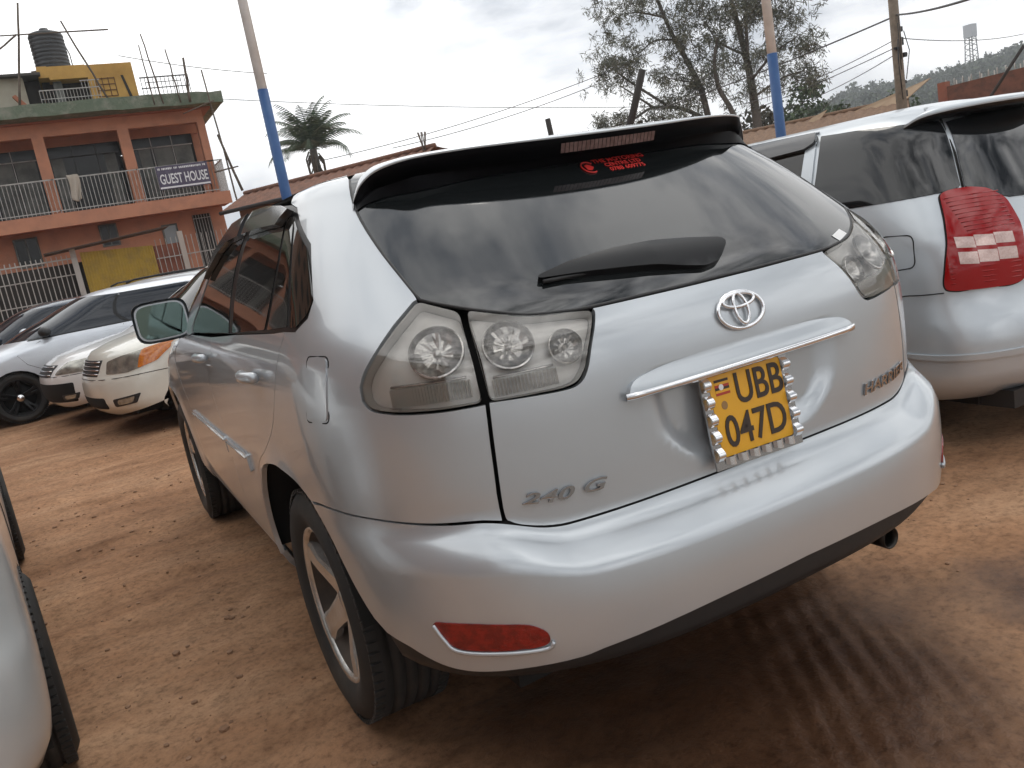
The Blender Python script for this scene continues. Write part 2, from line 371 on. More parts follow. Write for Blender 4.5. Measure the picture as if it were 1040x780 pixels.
def wheel(parent,loc,Rt=.362,wd=.23,Rr=.24,spokes=5,sw=.075,side=-1,rim_mat=None,bar_mat=None,tyre_mat=None,dish=.045,seg=56,rot=.3,twin=False):
    """wheel part (spokes) with tyre, rim barrel and brake disc; outer face towards side*x"""
    rim_mat=rim_mat or ALLOY; bar_mat=bar_mat or DIRTY; h=wd/2; o=-1
    mb=MB(); x0=-h+.012
    for k in range(spokes):
        q=rot+2*math.pi*k/spokes
        for tw in ((-1,1) if twin else (0,)):
            c,s_=math.cos(q+tw*.13),math.sin(q+tw*.13); V=[];prof=[(.04,sw*.62,dish),(.09,sw*.5,dish-.012),(.16,sw*.44,dish-.03),(Rr-.012,sw*.62,dish-.038)]
            ww=1 if not twin else .55
            for r,hw,d in prof:
                hw*=ww
                for (t,dx) in ((-1,.030),(-1,.006),(-.62,0),(.62,0),(1,.006),(1,.030)):
                    y,z=r,hw*t; V.append((x0+d+dx,y*c-z*s_,y*s_+z*c))
            n=6;F=[]
            for i in range(3):
                for j in range(n): F.append((i*n+j,i*n+(j+1)%n,(i+1)*n+(j+1)%n,(i+1)*n+j))
            mb.add(V,F,False)
    mb.lathe([(.0,x0+dish-.012),(.028,x0+dish-.010),(.034,x0+dish-.002),(.062,x0+dish),(.066,x0+dish+.03)],seg=24)
    mb.lathe([(Rr-.018,x0+.012),(Rr-.012,x0+.002),(Rr-.002,x0-.002),(Rr+.004,x0+.004),(Rr+.004,x0+.03)],seg=seg)
    if side>0: mb.xf(Matrix.Rotation(math.pi,4,'Z'))
    w_=mb.build('wheel',rim_mat,parent,recalc=True); w_.location=loc
    t=MB(); sw_=Rt-Rr
    pr=[(Rr-.004,-h+.016),(Rr+.012,-h+.004),(Rr+.03,-h-.003),(Rr+sw_*.55,-h-.010),(Rt-.03,-h-.001),(Rt-.012,-h+.012),(Rt-.002,-h+.030)]
    for g in (-.055,-.018,.018,.055):
        pr+= [(Rt,g-.005),(Rt-.008,g-.0045),(Rt-.008,g+.0045),(Rt,g+.005)]
    pr+= [(Rt-.002,h-.030),(Rt-.012,h-.012),(Rt-.03,h+.001),(Rr+sw_*.55,h+.010),(Rr+.012,h-.004),(Rr-.004,h-.016)]
    t.lathe(pr,seg=seg)
    for k in range(72):   # shoulder tread blocks
        q=2*math.pi*k/72
        for e in(-1,1):
            rot=np.array([[1,0,0],[0,math.cos(q),-math.sin(q)],[0,math.sin(q),math.cos(q)]])
            t.box(rot@np.array([e*(h-.022),Rt-.004,0]),(.03,.012,Rt*2*math.pi/72*.7),rot)
    if side>0: t.xf(Matrix.Rotation(math.pi,4,'Z'))
    t.build('tyre',tyre_mat or RUBBER,w_,recalc=True)
    b=MB(); b.lathe([(Rr-.010,-h+.018),(Rr-.035,-h+.05),(Rr-.045,0),(Rr-.03,h-.02),(Rr-.004,h-.012)],seg=seg)
    b.lathe([(0,.02),(Rr-.03,.02),(Rr-.03,.035)],seg=seg)
    if side>0: b.xf(Matrix.Rotation(math.pi,4,'Z'))
    b.build('rim_barrel',bar_mat,w_,recalc=True)
    d=MB(); d.lathe([(.0,-h+.075),(.075,-h+.072),(.08,-h+.085),(.155,-h+.085),(.155,-h+.105),(.0,-h+.105)],seg=seg)
    if side>0: d.xf(Matrix.Rotation(math.pi,4,'Z'))
    d.build('brake_disc',bar_mat,w_,recalc=True); return w_
def arch_pts(SH,yc,zc,r,a0,a1,n=14,lift=0):
    """points (s,v) on an arch circle on the car's side, angle 0 = rearwards, 90 = up"""
    o=[]
    for a in np.linspace(a0,a1,n):
        y=yc-r*math.cos(R(a)); z=zc+r*math.sin(R(a)); o.append(SH.sv(y,z))
    return o

# ------------------------------------------------------------------ the silver SUV
def suv_dent(X,Y,v):
    X=np.abs(X); hw=pchip([.70,.77,.80,.89,.99,1.1],[.14,.175,.215,.292,.305,.305])(v)
    return .026*sm(0,.075,hw-X)*sm(.772,.835,v)*(1-sm(.985,1.015,v))
class Dented(Shell):
    def P(self,s,v):
        p=Shell.P(self,s,v); a=np.abs(np.broadcast_to(np.asarray(s,float),p.shape[:-1])); 
        p[...,1]+=np.where(a<1,suv_dent(p[...,0],p[...,1],np.broadcast_to(v,p.shape[:-1])),0); return p
GATE=Dented(SUV_ROWS,(1.2,2.45,1.2),nr=3.0,warp=suv_warp,bump=suv_bump)
LL=SUV.L
def sym(left):
    """closed outline symmetric about the rear centre from its left half (centre first and last)"""
    return list(left)+[(-s,v) for s,v in left[::-1] if abs(s)>1e-6]
def mir(P): return [(-s,v) for s,v in P][::-1]
suv=tag(empty('parked_suv',(0,0,0)),'silver SUV seen from behind with clear tail lamps, black roof spoiler and yellow number plate','car')
# dark inner body
mb=MB(); ns,nv=150,40; S=np.linspace(-LL,LL,ns); V=np.linspace(.30,1.585,nv); SS,VV=np.meshgrid(S,V)
Q=SUV.P(SS,VV)-SUV.N(SS,VV)*.055; idx=lambda i,j:i*ns+j; F=[]
for i in range(nv-1):
    for j in range(ns-1):
        c=Q[i,j]
        if abs(c[0])>.62 and (math.hypot(c[1]-1.09,c[2]-.355)<.56 or math.hypot(c[1]-3.805,c[2]-.355)<.54) : continue
        F.append((idx(i,j),idx(i,j+1),idx(i+1,j+1),idx(i+1,j)))
mb.add(Q.reshape(-1,3),F,True)
mb.b2((-.62,.35,.30),(.62,4.3,.36)); mb.b2((-.60,.55,.36),(.60,1.6,.9)); mb.b2((-.60,3.3,.36),(.60,4.3,.9))
mb.rod((-.75,1.09,.355),(.75,1.09,.355),.05); mb.rod((-.75,3.805,.355),(.75,3.805,.355),.04)
for sx in(-1,1):
    for yc in (1.09,3.805):
        q=MB(); prof=[]
        V=[];n=20
        for k in range(n+1):
            a=math.pi*(.04+(k/n)*.88)
            y=yc+.51*math.cos(a);z=.355+.49*math.sin(a); V+= [(sx*.58,y,z),(sx*(.895 if yc<2 else .845),y,z)]
        mb.add(V,[(2*k,2*k+1,2*k+3,2*k+2) for k in range(n)],True)
        mb.b2((sx*.58,yc-.5,.3),(sx*.60,yc+.5,.86))
mb.build('underbody',VOID,suv)
# bumper
bt=crv([(0,.7412),(.18,.7402),(.37,.7372),(.432,.7362),(.474,.7342),(.530,.7355),(.594,.735),(.654,.740),(.74,.752),(.816,.760),(.95,.759),(1.07,.749),(1.185,.728)],4)
bs=[(1.140,.697),(1.044,.622),(.945,.540),(.90,.517)]
bb=crv([(.822,.503),(.744,.476),(.690,.467),(.640,.467),(.582,.471),(.48,.478),(.42,.490),(.234,.510),(0,.516)],4)
mb=MB(); panel(mb,SUV,sym(bt+bs+bb),0,.03,.0014,.028); bumper=mb.build('rear_bumper',PAINT,suv)
mb=MB(); vl=[(0,.555),(.5,.545),(.8,.54),(.93,.52),(.90,.44),(.80,.40),(.70,.36),(.5,.33),(0,.32)]
panel(mb,SUV,sym(vl),lambda s,v:-.016-.05*sm(.46,.34,v),.02,0,.04); mb.build('lower_valance',DARK,suv)
rp=rounded([(.742,.578),(.654,.578),(.552,.570),(.527,.552),(.524,.530),(.540,.520),(.612,.519),(.696,.523),(.722,.545)],.02)
for m in(False,True):
    mb=MB(); panel(mb,SUV,rp,.003,.02,0,.02,m); rf=mb.build('reflector',REDREF,bumper)
    mb=MB(); lip=[on(SUV,(-1 if m else 1)*np.array(s),np.array(v),.004) for s,v in crv([(.735,.572),(.718,.542),(.694,.519),(.612,.514),(.536,.515),(.520,.528)],5)]
    mb.tube(lip,.005,6); mb.build('reflector_trim',PAINT,rf)
# tailgate below the glass
gl=crv([(.510,1.030),(.456,1.026),(.384,1.022),(.358,1.028),(.341,1.050),(.322,1.100),(.297,1.156),(.296,1.168)],4)
gb=crv([(.296,1.170),(.18,1.169),(.078,1.168),(0,1.168)],3)
gate_left=[(0,.7435)]+crv([(.18,.7425),(.37,.7395),(.432,.7385),(.474,.7365)],3)+crv([(.474,.7365),(.500,.7365),(.515,.7415),(.5225,.754),(.5225,.828),(.517,.944),(.512,1.028)],5)+gl+gb
mb=MB(); panel(mb,GATE,sym(gate_left),0,.02,.0014,.014); gate=mb.build('tailgate',PAINT,suv)
mb=MB(); panel(mb,SUV,sym([(0,.750),(.25,.749),(.42,.744),(.52,.744),(.55,.73),(.45,.71),(.2,.715),(0,.72)]),-.009,0,0,.03); mb.build('dark_seam_filler',VOID,bumper)  # black filler under the seam, standing in for the dark of the gap
# rear glass
wl=[(0,1.1725)]+crv([(.078,1.172),(.18,1.173),(.30,1.1735),(.348,1.177),(.408,1.185),(.456,1.201),(.51,1.221),(.586,1.252)],4)+crv([(.586,1.252),(.612,1.308),(.648,1.38),(.690,1.472),(.715,1.56)],4)+[(.70,1.585),(0,1.585)]
mb=MB(); panel(mb,SUV,sym(wl),0,.012,.0025,.025); rw=mb.build('rear_window',GLASS,suv)
mb=MB(); tb=[on(SUV,np.array(s),np.array(v),-.002) for s,v in wl[:-2]]; tb=[p*np.array([-1,1,1]) for p in tb[::-1]]+tb[1:]
mb.tube(tb,.0045,5); mb.build('window_seal',DARK,rw)
# wiper
wp=rounded([(.366,1.241),(.366,1.247),(.300,1.261),(.204,1.269),(.096,1.266),(.018,1.254),(-.055,1.240),(-.060,1.228),(-.018,1.200),(.024,1.194),(.138,1.217),(.276,1.233)],.012)
mb=MB(); panel(mb,SUV,wp,lambda s,v:.014+.011*np.clip((.37-s)/.25,0,1)*np.clip(1-((v-(1.243-.05*np.clip(-s+.15,0,1)))/.036)**2,0,1),.02,0,.012); wo=mb.build('rear_wiper',BLACK,rw)
mb=MB(); ws=np.linspace(.36,.02,20); mb.tube([on(SUV,np.array(s),np.array(1.236-.30*max(0,.14-s)**1.5*.6),.008) for s in ws],.005,6); mb.build('wiper_blade',DARK,wo)
# sticker with writing on the glass
RED=material('red_decal',(.62,.03,.025),.5)
def on_glass(cs,cv,SHL=SUV,sx=1.):
    return lambda x,y,h: on(SHL,cs-np.asarray(x)/1.02*sx,cv+np.asarray(y)*.78,.0015+h)
mb=MB(); tcx,tcv=-.050,1.481
for k,(tx,sz) in enumerate((('THE MOTORING',.019),('CENTRE LTD',.017),('0788 609775',.018))):
    V,F=text2d(tx,sz,.1,.0004,1.25); slab_text(mb,V,F,on_glass(tcx,tcv+.0135-.0135*k),.0004)
ring=[on_glass(.062,tcv)(np.array(.021*math.cos(a)),np.array(.020*math.sin(a)),.0005) for a in np.linspace(.6,5.2,24)]
mb.tube(ring,.0022,5); mb.prism([(0,0)],0,0) if False else None
V=[];n=14
pc=[(.012*math.cos(a)*(1+.25*math.cos(3*a)),.011*math.sin(a)) for a in np.linspace(0,2*math.pi,n,False)]
mb.add(np.array([on_glass(.062,tcv)(np.array(x),np.array(y),.0006) for x,y in pc]),[tuple(range(n))[::-1]])
mb.build('shop_sticker',RED,rw)
WHITE=material('white_sticker',(.78,.78,.77),.5)
mb=MB(); panel(mb,SUV,[(.372,1.181),(.420,1.193),(.412,1.208),(.364,1.197)],.0012,0,0,.01,True); mb.build('parking_sticker',WHITE,rw)
# lamps
def lamp(poly,mirror,bowls,strip,par,fins):
    """housing with bowls, fluted strip and clear lens"""
    mb=MB(); panel(mb,SUV,poly,-.030,.0,.001,.01,mirror); 
    h=mb.build('tail_lamp',LAMPH,par); sg=-1 if mirror else 1
    wv=MB(); P=np.array(poly); n=len(P); so_=sg*P[:,0]
    A=on(SUV,so_,P[:,1],-.002); B=on(SUV,so_,P[:,1],-.034); f=[(i,(i+1)%n,n+(i+1)%n,n+i) for i in range(n)]
    wv.add(np.concatenate([A,B]),f,True); wv.build('lamp_rim',LAMPH,h)
    for (s,v,r) in bowls:
        d=MB(); c=on(SUV,np.array(sg*s),np.array(v),-.0155); nn=SUV.N(np.array(sg*s),np.array(v)); ax=np.cross([0,0,1.],nn); ax/=np.linalg.norm(ax); ay=np.cross(nn,ax)
        T=lambda V:(np.array(V)[:,:1]*ax+np.array(V)[:,1:2]*ay+np.array(V)[:,2:]*nn)+c
        seg=36; prof=[(r*1.07,-.002),(r*1.06,.006),(r,.007),(r*.98,.004),(r*.86,-.004),(r*.6,-.010),(r*.3,-.013),(r*.16,-.012),(r*.15,.006),(0,.009)]
        V=[];
        for k in range(seg):
            for j,(a,b) in enumerate(prof):
                fac=1+(.006 if k%2 else -.0)*(2<j<7); zz=b+(.0013 if (k//2+j)%2 and 2<j<7 else 0)
                V.append((a*fac*math.cos(2*math.pi*k/seg),a*fac*math.sin(2*math.pi*k/seg),zz+.004))
        m=len(prof); F=[(k*m+i,k*m+i+1,((k+1)%seg)*m+i+1,((k+1)%seg)*m+i) for k in range(seg) for i in range(m-1)]
        d.add(T(V),[f_[::-1] for f_ in F]); d.build('reflector_bowl',LAMPD,h)
    fl=MB()
    s0,s1,v0,v1=strip; N=fins
    for k in range(N):
        a=s0+(s1-s0)*k/N; b=s0+(s1-s0)*(k+.72)/N
        q=on(SUV,sg*np.array([a,b,b,a]),np.array([v0,v0,v1,v1]),-.027); q2=on(SUV,sg*np.array([(a+b)/2]*2),np.array([v0,v1]),-.017)
        fl.add(np.concatenate([q,q2]),[(0,4,5,3),(4,1,2,5),(0,1,4),(3,5,2)])
    fl.build('fluted_strip',material('lamp_flutes',(.68,.64,.59),.4,0),h,recalc=True)
    ds=MB(); ds.tube([on(SUV,np.array(sg*s),np.array(v1+.006),-.024) for s in np.linspace(s0+.005,s1-.005,8)],.003,5); ds.build('divider',LAMPD,h)
    ln=MB(); panel(ln,SUV,poly,.001,.006,.0012,.02,mirror); ln.build('lens',LENS,h); return h
lo_=rounded([(.5225,1.216),(.592,1.250)]+crv([(.646,1.208),(.696,1.164),(.735,1.124),(.752,1.095)],3)+crv([(.752,1.072),(.738,1.052),(.70,1.042),(.654,1.036),(.59,1.032),(.5225,1.032)],3),.012)
li_=rounded([(.5085,1.031),(.456,1.028),(.384,1.026),(.360,1.032),(.344,1.054),(.326,1.102),(.301,1.156),(.301,1.167),(.348,1.174),(.408,1.182),(.456,1.197),(.5085,1.216)],.012)
for m in(False,True):
    lamp(lo_,m,[(.582,1.150,.056)],(.535,.70,1.045,1.085),suv,26)
    lamp(li_,m,[(.457,1.138,.052),(.364,1.110,.036)],(.385,.50,1.036,1.073),gate,18)
# quarter panels, doors, wings
def yz(P,SH=SUV): return [SH.sv(y,z) for y,z in P]
archR=[(.715,.758),(.79,.792),(.88,.814),(1.0,.824),(1.10,.822),(1.25,.795),(1.38,.735),(1.48,.63),(1.54,.50),(1.55,.40)]
sill_z=.40
seamR=[(.772,1.215),(.825,1.144),(.885,1.064),(.985,.968),(1.14,.880),(1.33,.80),(1.49,.70),(1.58,.57),(1.60,.45),(1.60,sill_z)]
dlo_r=[(.99,1.520),(.762,1.414),(.590,1.312),(.566,1.284),(.627,1.246),(.682,1.217)]
qs=[(.5275,.7415)]+crv([(.594,.7405),(.654,.7455),(.74,.7575),(.816,.7655),(.95,.7655),(1.07,.756),(1.178,.738)],4)
q_=qs+crv(yz(archR),3)+[SUV.sv(1.60,sill_z)]+crv(yz(seamR[::-1]),3)+yz(dlo_r[::-1])+[SUV.sv(1.09,1.54),SUV.sv(1.2,1.576)]
q_+= [(1.0,1.578),(.85,1.578),(.735,1.578)]+crv([(.717,1.56),(.692,1.472),(.650,1.38),(.614,1.308),(.592,1.258),(.598,1.250)],4)[:-1]
q_+= [(.601,1.249)]+crv([(.652,1.210),(.700,1.166),(.740,1.126),(.757,1.097)],3)+crv([(.757,1.068),(.741,1.048),(.70,1.037),(.654,1.031),(.59,1.027),(.5165,1.027)],3)+[(.5215,.944),(.5275,.824)]
belt=[(1.416,1.192),(2.0,1.176),(2.45,1.160)]
B_=2.03   # door split
fl_=SUV.sv(2.62,1.10)
dr=crv(yz(seamR),3)+yz([(B_,sill_z),(B_,.8),(B_-.12,1.165)])+yz([(1.416,1.189),(.9,1.208)])
df=yz([(B_-.12,1.165),(B_,.8),(B_,sill_z),(3.10,sill_z),(3.10,.8),(3.0,1.09),(2.72,1.135),(2.45,1.157)])
archF=[(3.345,sill_z),(3.36,.50),(3.41,.62),(3.50,.72),(3.63,.785),(3.805,.81),(3.98,.785),(4.10,.72),(4.20,.62),(4.25,.50),(4.26,sill_z)]
svf=lambda y,z:SUV.sv(y,z,hi=4.6)
ff=[SUV.sv(3.10,sill_z)]+crv([svf(*p) for p in archF],3)+[svf(4.36,.50),svf(4.36,.80),(3.78,.93),(3.74,1.0),(3.68,1.085),SUV.sv(2.76,1.135),SUV.sv(3.0,1.095),SUV.sv(3.10,.8)]
fb=[svf(4.262,sill_z),(4.4,.36),(LL,.34)]
DLO=yz(dlo_r[::-1]+[(.99,1.520),(1.087,1.538),(1.318,1.556),(1.742,1.572),(1.979,1.557),(2.185,1.466),(2.245,1.370),(2.332,1.278),(2.449,1.188),(2.44,1.166)]+belt[::-1][1:])
gq=rounded(yz([(1.0,1.505),(.775,1.405),(.605,1.308),(.585,1.287),(.640,1.252),(.69,1.226),(.735,1.225),(.935,1.468)]),.01)
gr2=rounded(yz([(.955,1.470),(.770,1.226),(.985,1.214),(1.055,1.50),(1.0,1.50)]),.008)
gr1=rounded(yz([(1.08,1.50),(1.022,1.213),(1.49,1.192),(1.60,1.50),(1.3,1.525)]),.01)
gf=rounded(yz([(1.68,1.505),(1.56,1.190),(2.40,1.168),(2.42,1.190),(2.31,1.276),(2.22,1.37),(2.16,1.455),(1.97,1.535),(1.76,1.55)]),.01)
for m in(False,True):
    mb=MB(); panel(mb,SUV,q_,0,.016,.0014,.03,m); qp=mb.build('quarter_panel',PAINT,suv)
    fp=rounded([(.955,1.165),(.846,1.165),(.886,1.018),(1.022,1.012)],.02,5)
    mb=MB(); ring=[on(SUV,np.array((-1 if m else 1)*s),np.array(v),-.001) for s,v in fp]; mb.tube(ring,.0022,5,closed=True); fd=mb.build('fuel_flap_gap',VOID,qp)
    mb=MB(); panel(mb,SUV,fp,.0025,.006,.006,.02,m); mb.build('fuel_flap',PAINT,qp)
    mb=MB(); panel(mb,SUV,DLO,-.003,.01,0,.03,m); wf=mb.build('window_frame',BLACK,suv)
    for nm,g in (('quarter_window',gq),('door_quarter_light',gr2),('rear_door_window',gr1),('front_door_window',gf)):
        mb=MB(); panel(mb,SUV,g,.0,.004,0,.03,m); mb.build(nm,SGLASS,wf)
    vis=yz([(1.0,1.512),(1.10,1.528),(1.32,1.546),(1.62,1.556),(1.62,1.49),(1.32,1.488),(1.09,1.48)])
    vis2=yz([(1.70,1.556),(1.95,1.545),(2.16,1.46),(2.22,1.37),(2.16,1.40),(2.04,1.455),(1.9,1.485),(1.70,1.49)])
    for vv_ in (vis,vis2):
        mb=MB(); panel(mb,SUV,vv_,.022,.02,0,.03,m); mb.build('rain_guard',material('smoked_guard',(.05,.05,.052),.08,ior=1.6),wf)
    mb=MB(); panel(mb,SUV,dr,0,.016,.0014,.03,m); d1=mb.build('rear_door',PAINT,suv)
    mb=MB(); panel(mb,SUV,df,0,.016,.0014,.03,m); d2=mb.build('front_door',PAINT,suv)
    for d_,yh in ((d1,1.13),(d2,2.08)):
        mb=MB(); sg=-1 if m else 1; hs=[SUV.sv(yh-.10+.2*k/10,1.085-.006*k/10) for k in range(11)]
        hp=[on(SUV,np.array(sg*s),np.array(v),.018+.018*math.sin(math.pi*k/10)) for k,(s,v) in enumerate(hs)]
        mb.tube(hp,[.012]+[.017]*9+[.012],10); mb.build('door_handle',PAINT,d_)
    for d_,(ya,yb) in ((d1,(1.60,B_-.012)),(d2,(B_+.012,2.98))):
        mb=MB(); panel(mb,SUV,rounded(yz([(ya,.765),(ya,.70),(yb,.70),(yb,.765)]),.012),.009,.012,0,.03,m); ds=mb.build('side_moulding',PAINT,d_)
        mb=MB(); mb.tube([on(SUV,np.array((-1 if m else 1)*s),np.array(v),.011) for s,v in yz([(ya+.02,.752),((ya+yb)/2,.752),(yb-.02,.752)])],.0035,6); mb.build('bright_strip',ALLOY,ds)
    mb=MB(); panel(mb,SUV,ff,0,.016,.0014,.03,m); mb.build('front_wing',PAINT,suv)
    sl_=yz([(1.575,.398),(1.60,.30),(3.30,.30),(3.335,.398)])
    mb=MB(); panel(mb,SUV,sl_,0,.02,.001,.04,m); mb.build('sill',PAINT,suv)
    # mirror
    sx=1 if m else -1; mb=MB(); c=np.array([sx*.985,2.66,1.232]); V=[];F=[];nu,nv=20,12
    for j in range(nv+1):
        t=j/nv; r=math.sin(math.acos(min(1,max(0,t)))) if False else (1-t**2.6)**.5; 
        for k in range(nu):
            a=2*math.pi*k/nu; e=.45
            X=.118*r*np.sign(math.cos(a))*abs(math.cos(a))**e; Z=.092*r*np.sign(math.sin(a))*abs(math.sin(a))**e
            V.append((X,.13*t-.03,Z))
    F=[(j*nu+k,j*nu+(k+1)%nu,(j+1)*nu+(k+1)%nu,(j+1)*nu+k) for j in range(nv) for k in range(nu)]
    mb.add(np.array(V)+c,F,True); mb.tube([c+np.array([-sx*.09,.04,-.06]),c+np.array([-sx*.17,.05,-.085])],[.03,.035],8); mr_=mb.build('side_mirror',PAINT,suv,recalc=True)
    mb=MB(); V=[(.107*np.sign(math.cos(a))*abs(math.cos(a))**.45,-.0305,.081*np.sign(math.sin(a))*abs(math.sin(a))**.45) for a in np.linspace(0,2*math.pi,nu*2,False)]
    mb.add(np.array(V)+c,[tuple(range(nu*2))]); mb.build('mirror_rim',PAINT,mr_)
    mb=MB(); mb.add(np.array(V)*np.array([.93,1,.92])+c+np.array([0,-.002,0]),[tuple(range(nu*2))]); mb.xf(Matrix.Translation(c)@Matrix.Rotation(R(0),4,'Z')@Matrix.Translation(-c))
    mb.build('mirror_glass',material('mirror_tint',(.17,.235,.215),.04,1),mr_)
mb=MB(); roof_cap(mb,SUV,1.581,4,.03,s0=.737); mb.build('roof',PAINT,suv)
# front end
mb=MB(); panel(mb,SUV,[(3.785,.93),(3.745,1.0),(3.69,1.08),(LL-.4,1.11),(LL,1.115),(LL+.4,1.11),(2*LL-3.69,1.08),(2*LL-3.745,1.0),(2*LL-3.785,.93),(LL,.89)],0,.016,.0014,.05); mb.build('bonnet',PAINT,suv)
mb=MB(); a=svf(4.262,sill_z); b=svf(4.365,.5); c_=svf(4.365,.80)
panel(mb,SUV,[a,b,c_,(3.79,.925),(LL,.885),(2*LL-3.79,.925),(2*LL-c_[0],c_[1]),(2*LL-b[0],b[1]),(2*LL-a[0],a[1]),(LL,.36)],0,.016,.0014,.05); mb.build('front_bumper',PAINT,suv)
mb=MB(); panel(mb,SUV,[(3.74,1.14),(3.62,1.56),(LL,1.585),(2*LL-3.62,1.56),(2*LL-3.74,1.14),(LL,1.12)],0,.01,.0025,.05); mb.build('windscreen',SGLASS,suv)
for m in(False,True):
    ap=[SUV.sv(2.46,1.162),SUV.sv(2.46,1.19),SUV.sv(2.34,1.28),SUV.sv(2.195,1.47),SUV.sv(1.985,1.562),SUV.sv(1.75,1.577),(3.61,1.578),(3.735,1.14),(3.68,1.09)]
    mb=MB(); panel(mb,SUV,ap,0,.01,.0015,.03,m); mb.build('front_pillar',PAINT,suv)
    rl=[SUV.sv(1.2,1.577),SUV.sv(1.10,1.542),SUV.sv(1.318,1.559),SUV.sv(1.742,1.575)]
# spoiler
tip=crv([(0,.508,1.567),(.10,.510,1.5675),(.20,.517,1.569),(.30,.533,1.572),(.40,.560,1.575),(.50,.600,1.576),(.56,.622,1.571),(.605,.662,1.560),(.635,.688,1.538),(.652,.706,1.508),(.664,.722,1.476)],4)
att=crv([(0,1.586),(.10,1.586),(.19,1.586),(.28,1.585),(.37,1.585),(.47,1.583),(.55,1.580),(.62,1.574),(.665,1.55),(.688,1.515),(.698,1.474)],4)
und=crv([(0,1.50),(.10,1.50),(.19,1.50),(.28,1.50),(.37,1.50),(.45,1.495),(.52,1.492),(.575,1.492),(.625,1.488),(.665,1.480),(.690,1.470)],4)
rowsT=[];rowsU=[];rowsF=[]
for T,a,u_ in zip(tip,att,und):
    T=np.array([-T[0],T[1],T[2]]); A=on(SUV,np.array(a[0]),np.array(a[1]),.004); B=on(SUV,np.array(u_[0]),np.array(u_[1]),.003)
    th=min(1,max(.0,(T[2]-1.476)/.06)); top=[]
    for k in range(9):
        t=k/8; top.append(A*(1-t)+T*t+np.array([0,0,.010*math.sin(math.pi*t)*th]))
    lip=[T+np.array([0,-.001,-.002*th]),T+np.array([0,.001,-.005*th])]
    rowsT.append(top+lip)
    face=[T+np.array([0,.001,-.005*th]),T+np.array([0,.003,-.012*th]),T+np.array([0,.016,-.046*th])]; l=face[-1]
    rowsU.append(face+[l*(1-t)+B*t+np.array([0,.0,.018*math.sin(math.pi*t)*th]) for t in (.2,.4,.6,.8,1)])
def strip_mesh(rows,name,mat,par,flip=False):
    mb=MB(); n=len(rows[0]); V=np.array(rows).reshape(-1,3); m=len(rows); F=[(i*n+j,i*n+j+1,(i+1)*n+j+1,(i+1)*n+j) for i in range(m-1) for j in range(n-1)]
    V2=V*np.array([-1,1,1]); mb.add(np.concatenate([V,V2]),[f[::-1] for f in F]+[tuple(q+len(V) for q in f) for f in F],True)
    return mb.build(name,mat,par)
spl=strip_mesh(rowsT,'rear_spoiler',PAINT,suv)
spu=strip_mesh(rowsU,'spoiler_underside',material('spoiler_black',(.004,.004,.005),.45,ior=1.15),spl)
mb=MB()
for k in range(24):
    x0=-.152+.304*k/24;x1=x0+.304/24*.86; q=[]
    for x in(x0,x1):
        i=np.interp(abs(x),[t[0] for t in tip],range(len(tip))); a=int(i);f=i-a; T=np.array(tip[a])*(1-f)+np.array(tip[min(a+1,len(tip)-1)])*f
        q.append([x,T[1]+.0035,T[2]-.0185]);q.append([x,T[1]+.0150,T[2]-.043])
    mb.add(np.array(q),[(0,2,3,1)])
mb.build('high_brake_lamp',material('brake_lamp_smoked',(.13,.075,.072),.25,coat=.5,noise=(60,(.20,.13,.125),.4,.7)),spl)
# garnish over the plate
def goff(s,v): return .0005+.018*sm(1.024,.98,v)*sm(.345,.27,np.abs(s))
gtop=crv([(.280,.982),(.273,.996),(.254,1.008),(.20,1.018),(.138,1.0225),(.06,1.0245),(0,1.025)],4)
mb=MB(); panel(mb,SUV,[(0,.982)]+[(-s,v) for s,v in gtop[::-1]][:-1]+[(-.29,.976),(.29,.976)]+gtop[:-1] if False else rounded([(s,v) for s,v in gtop]+[(-s,v) for s,v in gtop[::-1][1:]]+[(-.28,.978),(.28,.978)],.004),goff,.030,0,.012); ga=mb.build('plate_garnish',PAINT,gate)
mb=MB(); ss=np.linspace(-.287,.287,49); rows=[]
for s in ss:
    e=max(.15,min(1,(.292-abs(s))/.03)); o=float(goff(np.array(s),np.array(.978))); 
    rows.append([on(SUV,np.array(s),np.array(.9825),o+.0015),on(SUV,np.array(s),np.array(.982),o+.007*e),on(SUV,np.array(s),np.array(.9755),o+.009*e),on(SUV,np.array(s),np.array(.968),o+.006*e),on(SUV,np.array(s),np.array(.966),max(o-.03,.0))])
V=np.array(rows).reshape(-1,3);n=5; mb.add(V,[(i*n+j,(i+1)*n+j,(i+1)*n+j+1,i*n+j+1) for i in range(len(ss)-1) for j in range(n-1)],True); mb.build('chrome_strip',CHROME,ga,recalc=True)
# emblem and badges
mb=MB(); ec,ev=-.004,1.090
def em(a,b,dx=0,dy=0,r=.0050,z=.006): 
    mb.tube([on(SUV,np.array(ec-(dx+a*math.cos(t))/1.02),np.array(ev+dy+b*math.sin(t)),z) for t in np.linspace(0,2*math.pi,40,False)],r,8,closed=True)
em(.058,.040); em(.040,.0145,0,.0215,.0044,.008); em(.0165,.0335,0,.003,.0044,.008)
mb.build('emblem',CHROME,gate)
mb=MB(); V,F=text2d('240 G',.060,.30,.0012,1.02); slab_text(mb,V,F,lambda x,y,h:on(SUV,.420-np.asarray(x)*.92,.806+np.asarray(y)*.62-.0*np.asarray(x),.002+h),.006); mb.build('trim_badge',material('badge_chrome',(.40,.40,.41),.12,1),gate)
mb=MB(); V,F=text2d('HARRIER',.045,.2,.0008,1.15); slab_text(mb,V,F,lambda x,y,h:on(SUV,-.400-np.asarray(x)*.90,.800+np.asarray(y)*.9-.10*np.clip(np.asarray(x),-1,1)*.0,.002+h),.004); mb.build('name_badge',MATS['badge_chrome'],gate)
